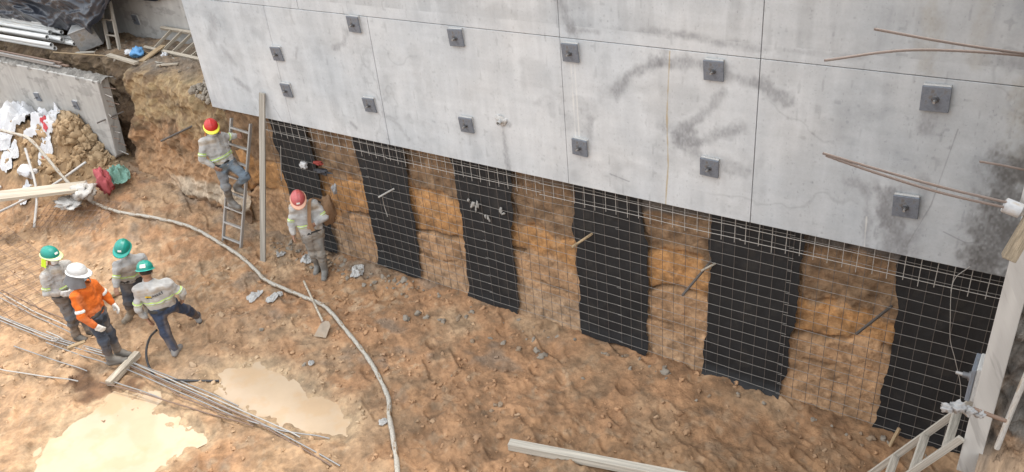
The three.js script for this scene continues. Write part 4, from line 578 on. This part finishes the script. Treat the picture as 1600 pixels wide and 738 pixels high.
function person(label, J, o) {
  const feet = [(J.anL[0] + J.anR[0]) / 2, Math.min(J.toL[1], J.toR[1]) - 0.045, (J.anL[2] + J.anR[2]) / 2];
  const g = thing('person', label, 'person', feet, undefined), j = {}; for (const k in J) j[k] = V(J[k][0] - feet[0], J[k][1] - feet[1], J[k][2] - feet[2]);
  const mid = (a, b, t = 0.5) => a.clone().lerp(b, t), hipC = mid(j.hipL, j.hipR), shC = mid(j.shL, j.shR), seed = feet[0] * 3.7 + feet[2];
  const wr = (x, y, z) => 0.013 * n3(x * 11 + seed, y * 15, z * 11) + 0.012 * (Math.abs(n3(x * 17 + 4, y * 23 + x * 8 + seed, z * 17)) - 0.3);
  // head frame
  const fw = j.face.clone().sub(j.head).normalize(), side = fw.clone().cross(j.top.clone().sub(j.head)).normalize(), up = side.clone().cross(fw).normalize(), hm = new THREE.Matrix4().makeBasis(side.clone().negate(), up, fw).setPosition(j.head), hi4 = hm.clone().invert(), hv = V(0, 0, 0);
  const ell = (x, y, z, cx, cy, cz, a, b, c) => { const X = (x - cx) / a, Y = (y - cy) / b, Z = (z - cz) / c, k = Math.sqrt(X * X + Y * Y + Z * Z); return (k - 1) * Math.min(a, b, c); };
  const nose = cap(V(0, 0.005, 0.086), V(0, -0.032, 0.104), 0.009, 0.014), brow = cap(V(-0.04, 0.026, 0.078), V(0.04, 0.026, 0.078), 0.012, 0.012), lip = cap(V(-0.02, -0.062, 0.086), V(0.02, -0.062, 0.086), 0.009, 0.009);
  const headF = (x, y, z) => { let d = smin(ell(x, y, z, 0, 0.03, -0.008, 0.078, 0.098, 0.096), ell(x, y, z, 0, -0.045, 0.022, 0.06, 0.075, 0.068), 0.04); d = smin(d, nose.f(x, y, z), 0.014); d = smin(d, brow.f(x, y, z), 0.02); d = smin(d, lip.f(x, y, z), 0.012); const ax = Math.abs(x); d = smin(d, ell(ax, y, z, 0.08, -0.002, -0.005, 0.012, 0.034, 0.022), 0.012); const eye = ell(ax, y, z, 0.031, 0.006, 0.088, 0.016, 0.010, 0.012); return Math.max(d, -eye); };
  const hairC = [0.015, 0.012, 0.01];
  const headG = surfaceNet([-0.105, -0.14, -0.13], [0.105, 0.145, 0.135], 0.005, headF, (x, y, z) => { const ax = Math.abs(x); if (y > 0.055 || (z < -0.02 && y > -0.045 && ax < 0.079)) return hairC; if (Math.hypot(ax - 0.031, (y - 0.006) * 1.4) < 0.014 && z > 0.06) return Math.hypot(ax - 0.031, y - 0.006) < 0.007 ? [0.01, 0.01, 0.01] : [0.5, 0.48, 0.45]; if (Math.abs(y - 0.03) < 0.006 && ax > 0.012 && ax < 0.05 && z > 0.05) return hairC; if (Math.abs(y + 0.062) < 0.008 && ax < 0.024 && z > 0.07) return [0.24, 0.09, 0.075]; return skinTone; }); headG.applyMatrix4(hm);
  // body under the clothes
  const wrist = (s) => { const e = j['el' + s], h = j['ha' + s]; return h.clone().addScaledVector(e.clone().sub(h).normalize(), 0.075); }; const wL = wrist('L'), wR = wrist('R');
  const bc = [cap(j.neck, mid(j.neck, j.head, 0.75), 0.052, 0.05), cap(hipC, shC, 0.085, 0.085), cap(j.hipL, mid(j.shL, shC, 0.3), 0.062, 0.05), cap(j.hipR, mid(j.shR, shC, 0.3), 0.062, 0.05), cap(j.shL, j.shR, 0.036, 0.036), cap(shC, j.neck, 0.062, 0.05)];
  for (const s of ['L', 'R']) { const w = s === 'L' ? wL : wR; bc.push(cap(j['sh' + s], j['el' + s], 0.038, 0.033), cap(j['el' + s], w, 0.033, 0.026), cap(j['hip' + s], j['kn' + s], 0.066, 0.046), cap(j['kn' + s], j['an' + s], 0.044, 0.032), cap(j['an' + s], j['to' + s], 0.03, 0.026)); }
  const [bl, bh] = bounds(bc, 0.02); const bodyG = surfaceNet(bl, bh, 0.016, field(bc, 0.045), () => skinTone);
  // hands: palm, four fingers and a thumb
  const handCaps = (s) => {
    const w = s === 'L' ? wL : wR, d = j['ha' + s].clone().sub(w).normalize(), toB = hipC.clone().sub(w).setY(0).normalize(), pn_ = toB.addScaledVector(d, -toB.dot(d)).normalize(), ac = d.clone().cross(pn_).normalize().multiplyScalar(s === 'L' ? 1 : -1), P = (a, b, c) => w.clone().addScaledVector(d, a).addScaledVector(ac, b).addScaledVector(pn_, c), C = [cap(P(-0.02, 0, 0), P(0.03, 0, 0), 0.026, 0.026)], curl = o.grip === s ? 1 : 0.35;
    for (let k = 0; k < 4; k++) { const b = -0.030 + k * 0.0205, l = [0.030, 0.038, 0.041, 0.036][k]; C.push(cap(P(0.03, b * 0.7, 0), P(0.088, b, 0), 0.014, 0.0115)); const p1 = P(0.088 + l * Math.cos(curl), b * 1.05, l * Math.sin(curl)), a2 = curl * 2.1, p2 = P(0.088 + l * Math.cos(curl) + l * 0.75 * Math.cos(a2), b * 1.05, l * Math.sin(curl) + l * 0.75 * Math.sin(a2)); C.push(cap(P(0.088, b, 0), p1, 0.0105, 0.009), cap(p1, p2, 0.009, 0.0078)); }
    C.push(cap(P(0.022, 0.024, 0.006), P(0.058, 0.052, 0.016), 0.014, 0.0115), cap(P(0.058, 0.052, 0.016), P(0.088, 0.055, 0.028), 0.011, 0.009)); return C;
  };
  const parts = [bodyG, headG];
  for (const s of ['L', 'R']) { const C = handCaps(s), [l, h] = bounds(C, 0.012); const hg = surfaceNet(l, h, 0.005, field(C, 0.008), () => skinTone); parts.push(hg); if (o.gloves) { const F = field(C, 0.008); mesh('glove', surfaceNet(l, h, 0.005, (x, y, z) => F(x, y, z) - 0.005), M(o.gloves, 0.9), g); } }
  mesh('body', mergeGeometries(parts), M([1, 1, 1], 0.6, { vertexColors: true }), g);
  // shirt
  const sc = [cap(mid(hipC, shC, 0.12), shC, 0.118, 0.12), cap(mid(j.hipL, j.shL, 0.0), mid(j.shL, shC, 0.2), 0.098, 0.076), cap(mid(j.hipR, j.shR, 0.0), mid(j.shR, shC, 0.2), 0.098, 0.076), cap(mid(j.shL, shC, 0.1), mid(j.shR, shC, 0.1), 0.070, 0.070), cap(shC, j.neck, 0.088, 0.062)];
  for (const s of ['L', 'R']) { const w = s === 'L' ? wL : wR; sc.push(cap(j['sh' + s], j['el' + s], 0.062, 0.052)); if (o.sleeve !== 'short') sc.push(cap(j['el' + s], mid(j['el' + s], w, 0.93), 0.054, 0.042)); }
  const ax = shC.clone().sub(hipC).normalize(), sf = field(sc, 0.04), hem = hipC.clone().addScaledVector(ax, -0.085), shirtF = (x, y, z) => { const q = (x - hem.x) * ax.x + (y - hem.y) * ax.y + (z - hem.z) * ax.z; let d = sf(x, y, z) + wr(x, y, z); const armFree = Math.min(...['L', 'R'].map((s) => sc[s === 'L' ? 5 : sc.length - (o.sleeve === 'short' ? 1 : 2)].f(x, y, z))); return armFree < 0.02 ? d : Math.max(d, -q); };
  const shirtM = M([1, 1, 1], 0.92, { vertexColors: true, map: dirtTex, bumpMap: clothBump, bumpScale: 0.006 });
  { const [l, h] = bounds(sc, 0.03); mesh('shirt', surfaceNet(l, h, 0.0125, shirtF, (x, y, z) => { const d = sm(0.1, 0.5, n3(x * 6, y * 6 + seed, z * 6)) * 0.25; return mix3(o.shirt, [0.36, 0.27, 0.19], d); }), shirtM, g); }
  // reflective bands, solid rings just proud of the cloth
  const band = (C, p, n, w, col, name, kk = 0.04) => { const F = field(C, kk), [l, h] = bounds([cap(p, p, 0.24, 0.24)], 0.0); mesh(name, surfaceNet(l, h, 0.009, (x, y, z) => Math.max(F(x, y, z) + wr(x, y, z) - 0.006, Math.abs((x - p.x) * n.x + (y - p.y) * n.y + (z - p.z) * n.z) - w)), M(col, 0.5), g); };
  const torso = sc.slice(0, 5);
  if (o.bands) { const p = mid(hipC, shC, o.bandAt ?? 0.45); band(torso, p, ax, 0.026, [0.42, 0.60, 0.10], 'safety_stripe'); band(torso.map((c) => cap(c.a, c.b, c.ra + 0.003, c.rb + 0.003)), p, ax, 0.014, [0.45, 0.46, 0.45], 'reflective_stripe'); }
  if (o.bands || o.armBand) for (const s of ['L', 'R']) { const a = j['sh' + s], b = j['el' + s], d = b.clone().sub(a).normalize(), p = mid(a, b, 0.72), C = [cap(a, b, 0.064, 0.054)]; band(C, p, d, 0.024, o.armBand ?? [0.42, 0.60, 0.10], 'safety_stripe'); band([cap(a, b, 0.067, 0.057)], p, d, 0.012, [0.62, 0.63, 0.62], 'reflective_stripe'); }
  // trousers
  const tc = [cap(j.hipL, j.hipR, 0.112, 0.112), cap(hipC, mid(hipC, shC, 0.25), 0.105, 0.1)]; for (const s of ['L', 'R']) tc.push(cap(j['hip' + s], j['kn' + s], 0.098, 0.073), cap(j['kn' + s], mid(j['kn' + s], j['an' + s], o.boots ? 0.55 : 0.93), 0.072, 0.06));
  { const F = field(tc, 0.045), [l, h] = bounds(tc, 0.03); mesh('trousers', surfaceNet(l, h, 0.0125, (x, y, z) => F(x, y, z) + 1.25 * wr(x + 3, y, z), (x, y, z) => mix3(o.pants, [0.34, 0.25, 0.17], clamp(sm(0.0, 0.45, n3(x * 7 + 9, y * 5, z * 7 + seed)) * 0.35 + sm(0.45, 0.1, y + 0.12 * n3(x * 9, y * 9, z * 9)) * (o.mud ?? 0.25)))), shirtM, g); }
  mesh('belt', (() => { const F = field(tc.slice(0, 2), 0.045), p = mid(hipC, shC, 0.16), [l, h] = bounds([cap(p, p, 0.2, 0.2)], 0); return surfaceNet(l, h, 0.012, (x, y, z) => Math.max(F(x, y, z) - 0.012, Math.abs((x - p.x) * ax.x + (y - p.y) * ax.y + (z - p.z) * ax.z) - 0.022)); })(), M([0.03, 0.028, 0.025], 0.7), g);
  // boots
  for (const s of ['L', 'R']) {
    const an = j['an' + s], to = j['to' + s], kn = j['kn' + s], fd = to.clone().sub(an).setY(0).normalize(), ball = to.clone().addScaledVector(fd, 0.03), heel = an.clone().addScaledVector(fd, -0.035); heel.y = to.y + 0.005; ball.y = to.y - 0.005;
    const C = [cap(mid(kn, an, o.boots ? 0.45 : 0.8), an, o.boots ? 0.068 : 0.055, 0.052), cap(heel, ball, 0.045, 0.046), cap(an, mid(an, ball, 0.55), 0.05, 0.045)], F = field(C, 0.03), sole = Math.min(heel.y, ball.y) - 0.036, [l, h] = bounds(C, 0.02); const bt = mesh('boot', surfaceNet(l, h, 0.009, (x, y, z) => Math.max(F(x, y, z), sole - y)), M(o.boot ?? [0.16, 0.14, 0.12], 0.7, { map: dirtTex }), g);
    const C2 = [cap(heel, ball, 0.049, 0.05)], [l2, h2] = bounds(C2, 0.015), F2 = field(C2, 0.01); mesh('sole', surfaceNet(l2, h2, 0.009, (x, y, z) => Math.max(F2(x, y, z), sole - 0.006 - y, y - sole - 0.016)), M([0.25, 0.20, 0.15], 0.9), bt);
  }
  // helmet: ribbed shell, brim with peak
  const hg = new THREE.Group(); const hel = mesh('helmet', gridGeo(48, 20, (u, v) => { const a = u * Math.PI * 2, t = v * Math.PI * 0.5, rib = 0.0045 * (Math.exp(-((Math.sin(a) * Math.cos(t) / 0.09) ** 2)) + 0.6 * Math.exp(-(((Math.abs(Math.sin(a) * Math.cos(t)) - 0.38) / 0.07) ** 2))) * Math.sin(t), r = Math.pow(Math.cos(t), 0.85); return [Math.sin(a) * r * (0.112 + rib), Math.pow(Math.sin(t), 0.95) * (0.122 + rib), Math.cos(a) * r * (0.138 + rib)]; }), M(o.helmet, 0.38, { map: dirtTex }), g);
  hel.material.side = THREE.DoubleSide; hel.applyMatrix4(hm.clone().multiply(new THREE.Matrix4().makeTranslation(0, 0.035, -0.006)).multiply(new THREE.Matrix4().makeRotationX(-0.06)));
  mesh('brim', gridGeo(56, 6, (u, v) => { const a = u * Math.PI * 2, pk = Math.pow(Math.max(0, Math.cos(a)), 2), e = [0, 0.35, 0.7, 1, 0.7, 0.3, 0][Math.round(v * 6)], w = 0.018 + 0.048 * pk; return [Math.sin(a) * (0.110 + e * w), 0.006 - e * (0.012 + 0.012 * pk) - (v > 0.5 ? 0.005 : 0), Math.cos(a) * (0.135 + e * w)]; }), M(o.brim ?? o.helmet, 0.35), hel);
  if (o.badge !== false) mesh('sticker', gridGeo(6, 4, (u, v) => { const a = (u - 0.5) * 0.5, t = 0.38 + v * 0.25, r = Math.pow(Math.cos(t), 0.85); return [Math.sin(a) * r * 0.119, Math.pow(Math.sin(t), 0.95) * 0.129, Math.cos(a) * r * 0.146]; }), M([0.7, 0.7, 0.66], 0.5), hel);
  if (o.badge === 'back') mesh('sticker', gridGeo(6, 4, (u, v) => { const a = Math.PI - 0.35 + (u - 0.5) * 0.7, t = 0.3 + v * 0.4, r = Math.pow(Math.cos(t), 0.85); return [Math.sin(a) * r * 0.119, Math.pow(Math.sin(t), 0.95) * 0.129, Math.cos(a) * r * 0.146]; }), M([0.66, 0.6, 0.5], 0.5), hel);
  if (o.mask) { const mk = mesh('face_mask', gridGeo(18, 10, (u, v) => { const a = (u - 0.5) * 2.3, t = lerp(-0.075, 0.0, v) + 0.006 * Math.cos(a * 3), pl = 0.003 * Math.cos(v * 20); return [Math.sin(a) * (0.074 + pl) * (0.88 + 0.14 * v), t - 0.012, 0.018 + Math.cos(a) * (0.094 + pl + 0.012 * Math.sin(v * Math.PI))]; }), M(o.mask, 0.9, { side: THREE.DoubleSide }), g); mk.applyMatrix4(hm); }
  if (o.cape) { const full = o.capeFull ? 5.4 : 3.5; const cp = mesh('neck_cloth', gridGeo(40, 12, (u, v) => { const a = Math.PI + (u - 0.5) * full, r = lerp(0.098, o.capeFull ? 0.155 : 0.125, v) + 0.010 * Math.sin(u * 34) * v; return [Math.sin(a) * r * 0.95, lerp(0.05, o.capeFull ? -0.16 : -0.15, v) + 0.012 * Math.sin(u * 21) * v, Math.cos(a) * r * 1.1 - 0.012]; }), M(o.cape, 0.9, { side: THREE.DoubleSide, bumpMap: clothBump, bumpScale: 0.006 }), g); cp.applyMatrix4(hm); }
  return { g, j, hipC, shC, ax, feet, torso, wr };
}
const grey = [0.56, 0.55, 0.53], jean = [0.045, 0.065, 0.115], green = [0.01, 0.30, 0.24];
const A = person('worker in red helmet and grey shirt standing on the narrow ladder', { top: [-11.52, 2.50, 0.58], head: [-11.52, 2.33, 0.59], face: [-11.44, 2.29, 0.64], neck: [-11.57, 2.17, 0.59], shR: [-11.62, 2.12, 0.76], shL: [-11.53, 2.10, 0.42], elL: [-11.50, 2.05, 0.27], haL: [-11.40, 2.06, 0.18], elR: [-11.62, 1.86, 0.86], haR: [-11.46, 1.66, 0.74], hipR: [-11.54, 1.64, 0.62], hipL: [-11.52, 1.64, 0.45], knL: [-11.22, 1.42, 0.42], anL: [-11.50, 1.19, 0.46], toL: [-11.38, 1.13, 0.46], knR: [-11.47, 1.30, 0.68], anR: [-11.55, 0.99, 0.62], toR: [-11.43, 0.88, 0.60] }, { shirt: grey, pants: [0.20, 0.25, 0.30], helmet: [0.62, 0.03, 0.025], brim: [0.72, 0.68, 0.05], boots: true, boot: [0.22, 0.205, 0.185], cape: [0.75, 0.20, 0.05], mask: [0.55, 0.55, 0.54], bands: true, bandAt: 0.35, grip: 'L', badge: false, mud: 0.3 });
const B = person('worker in faded pink helmet and grey clothes walking with a brown bag', { top: [-9.47, 1.68, 0.80], head: [-9.51, 1.52, 0.76], face: [-9.45, 1.455, 0.815], neck: [-9.55, 1.39, 0.66], shR: [-9.66, 1.34, 0.80], shL: [-9.46, 1.33, 0.50], elR: [-9.70, 1.09, 0.86], haR: [-9.66, 0.86, 0.92], elL: [-9.36, 1.09, 0.44], haL: [-9.39, 1.06, 0.72], hipR: [-9.58, 0.82, 0.70], hipL: [-9.50, 0.82, 0.56], knL: [-9.45, 0.46, 0.64], anL: [-9.50, 0.12, 0.60], toL: [-9.43, 0.055, 0.70], knR: [-9.57, 0.50, 0.70], anR: [-9.70, 0.17, 0.56], toR: [-9.66, 0.075, 0.65] }, { shirt: grey, pants: [0.30, 0.28, 0.25], helmet: [0.58, 0.13, 0.13], brim: [0.60, 0.33, 0.22], boots: true, boot: [0.25, 0.24, 0.22], bands: true, bandAt: 0.42, mud: 0.3 });
const Cw = person('worker in green helmet with bright yellow neck cloth, hands at the belt', { top: [-11.68, 1.66, 3.62], head: [-11.68, 1.50, 3.62], face: [-11.60, 1.475, 3.60], neck: [-11.71, 1.34, 3.64], shR: [-11.68, 1.26, 3.80], shL: [-11.74, 1.24, 3.45], elR: [-11.70, 0.99, 3.87], haR: [-11.56, 0.92, 3.69], elL: [-11.76, 0.97, 3.42], haL: [-11.58, 0.92, 3.57], hipR: [-11.74, 0.82, 3.70], hipL: [-11.78, 0.81, 3.55], knR: [-11.71, 0.44, 3.70], anR: [-11.76, 0.09, 3.71], toR: [-11.66, 0.03, 3.68], knL: [-11.72, 0.43, 3.54], anL: [-11.72, 0.09, 3.52], toL: [-11.61, 0.03, 3.48] }, { shirt: grey, pants: [0.14, 0.15, 0.17], helmet: green, brim: [0.55, 0.62, 0.30], cape: [0.55, 0.72, 0.03], mask: [0.62, 0.63, 0.63], bands: true, bandAt: 0.40, mud: 0.75, gloves: [0.5, 0.49, 0.47] });
const Dw = person('worker in orange shirt and white helmet with grey neck cloth', { top: [-10.67, 1.74, 3.77], head: [-10.665, 1.575, 3.765], face: [-10.59, 1.545, 3.72], neck: [-10.68, 1.42, 3.79], shR: [-10.60, 1.31, 3.94], shL: [-10.74, 1.29, 3.60], elR: [-10.53, 1.03, 4.0], haR: [-10.45, 0.78, 3.86], elL: [-10.74, 1.02, 3.50], haL: [-10.62, 0.83, 3.47], hipR: [-10.62, 0.88, 3.83], hipL: [-10.72, 0.87, 3.68], knR: [-10.59, 0.49, 3.83], anR: [-10.61, 0.165, 3.83], toR: [-10.49, 0.085, 3.71], knL: [-10.69, 0.48, 3.68], anL: [-10.70, 0.15, 3.66], toL: [-10.60, 0.07, 3.59] }, { shirt: [0.80, 0.17, 0.015], pants: [0.06, 0.075, 0.105], helmet: [0.66, 0.66, 0.65], mask: [0.45, 0.60, 0.72], cape: [0.16, 0.16, 0.165], capeFull: true, gloves: [0.60, 0.58, 0.54], armBand: [0.58, 0.57, 0.53], mud: 0.4, badge: false, boot: [0.2, 0.18, 0.155] });
const Ew = person('masked worker in green helmet leaning forward in rubber boots', { top: [-11.16, 1.47, 2.80], head: [-11.18, 1.315, 2.83], face: [-11.125, 1.275, 2.91], neck: [-11.25, 1.15, 2.80], shR: [-11.30, 1.05, 2.95], shL: [-11.17, 1.04, 2.62], elR: [-11.28, 0.86, 3.06], haR: [-11.20, 0.74, 3.14], elL: [-11.10, 0.82, 2.62], haL: [-11.03, 0.68, 2.82], hipR: [-11.44, 0.70, 2.84], hipL: [-11.40, 0.69, 2.68], knR: [-11.31, 0.39, 2.98], anR: [-11.46, 0.12, 2.95], toR: [-11.46, 0.055, 3.06], knL: [-11.28, 0.38, 2.76], anL: [-11.42, 0.11, 2.68], toL: [-11.34, 0.055, 2.76] }, { shirt: grey, pants: [0.06, 0.068, 0.085], helmet: green, mask: [0.62, 0.64, 0.63], boots: true, boot: [0.33, 0.27, 0.20], bands: true, bandAt: 0.4, mud: 0.1 });
const Fw = person('worker in green helmet seen from behind, one leg stretched sideways', { top: [-10.06, 1.57, 3.13], head: [-10.07, 1.425, 3.15], face: [-10.145, 1.395, 3.12], neck: [-10.07, 1.28, 3.16], shL: [-10.18, 1.17, 3.30], shR: [-9.90, 1.18, 3.00], elL: [-10.24, 0.86, 3.36], haL: [-10.27, 0.56, 3.26], elR: [-9.89, 0.93, 2.84], haR: [-10.04, 0.74, 2.80], hipL: [-10.12, 0.76, 3.16], hipR: [-10.07, 0.75, 2.98], knL: [-10.08, 0.39, 3.19], anL: [-10.02, 0.07, 3.18], toL: [-10.08, 0.025, 3.08], knR: [-10.20, 0.46, 2.72], anR: [-10.36, 0.14, 2.50], toR: [-10.46, 0.06, 2.46] }, { shirt: grey, pants: jean, helmet: green, bands: true, bandAt: 0.48, badge: 'back', mud: 0.15, boot: [0.34, 0.32, 0.30] });
{ // print on the back of the shirt: dark lettering beside a yellow and black mark
  const cv = document.createElement('canvas'); cv.width = 256; cv.height = 128; const c = cv.getContext('2d'); c.clearRect(0, 0, 256, 128); c.fillStyle = '#e6c52a'; c.fillRect(14, 46, 70, 26); c.fillStyle = '#1c1c20'; c.fillRect(24, 72, 62, 18); c.fillStyle = '#34343c'; c.font = 'bold 46px sans-serif'; c.fillText('AMAS', 96, 72);
  const t = new THREE.CanvasTexture(cv); t.colorSpace = THREE.SRGBColorSpace;
  const F = field(Fw.torso, 0.04), right = Fw.j.shR.clone().sub(Fw.j.shL).normalize(), upv = Fw.ax.clone(), bk = right.clone().cross(upv).normalize(), p0 = Fw.hipC.clone().lerp(Fw.shC, 0.80);
  const g = gridGeo(16, 8, (u, v) => { const p = p0.clone().addScaledVector(right, (u - 0.46) * 0.30).addScaledVector(upv, (v - 0.5) * 0.15).addScaledVector(bk, 0.3); for (let i = 0; i < 60; i++) { const d = F(p.x, p.y, p.z) + Fw.wr(p.x, p.y, p.z) - 0.006; if (d < 0.0005) break; p.addScaledVector(bk, -d * 0.7); } return [p.x, p.y, p.z]; });
  mesh('shirt_print', g, new THREE.MeshStandardMaterial({ map: t, roughness: 0.9, side: THREE.DoubleSide, transparent: true }), Fw.g);
}
{ // bag carried under the arm
  const o = thing('shoulder_bag', 'brown shoulder bag carried by the worker in the pink helmet', 'bag'), bm = M([0.20, 0.115, 0.06], 0.9, { bumpMap: clothBump, bumpScale: 0.01 });
  mesh('sack', lumpGeo(0.12, 0.24, 0.12, 44, 4, 0.3, 1.7).rotateZ(-0.1).translate(-9.40, 1.13, 0.33), bm, o);
  mesh('strap', gridGeo(4, 24, (u, v) => { const c = new THREE.CatmullRomCurve3([[-9.44, 1.26, 0.30], [-9.50, 1.425, 0.50], [-9.46, 1.42, 0.60], [-9.405, 1.28, 0.70], [-9.385, 1.12, 0.755], [-9.36, 0.98, 0.74]].map(A3)).getPoint(v); return [c.x - (u - 0.5) * 0.03, c.y, c.z + (u - 0.5) * 0.05]; }), M([0.26, 0.15, 0.08], 0.9, { side: THREE.DoubleSide }), o);
}
renderer.render(scene, camera);
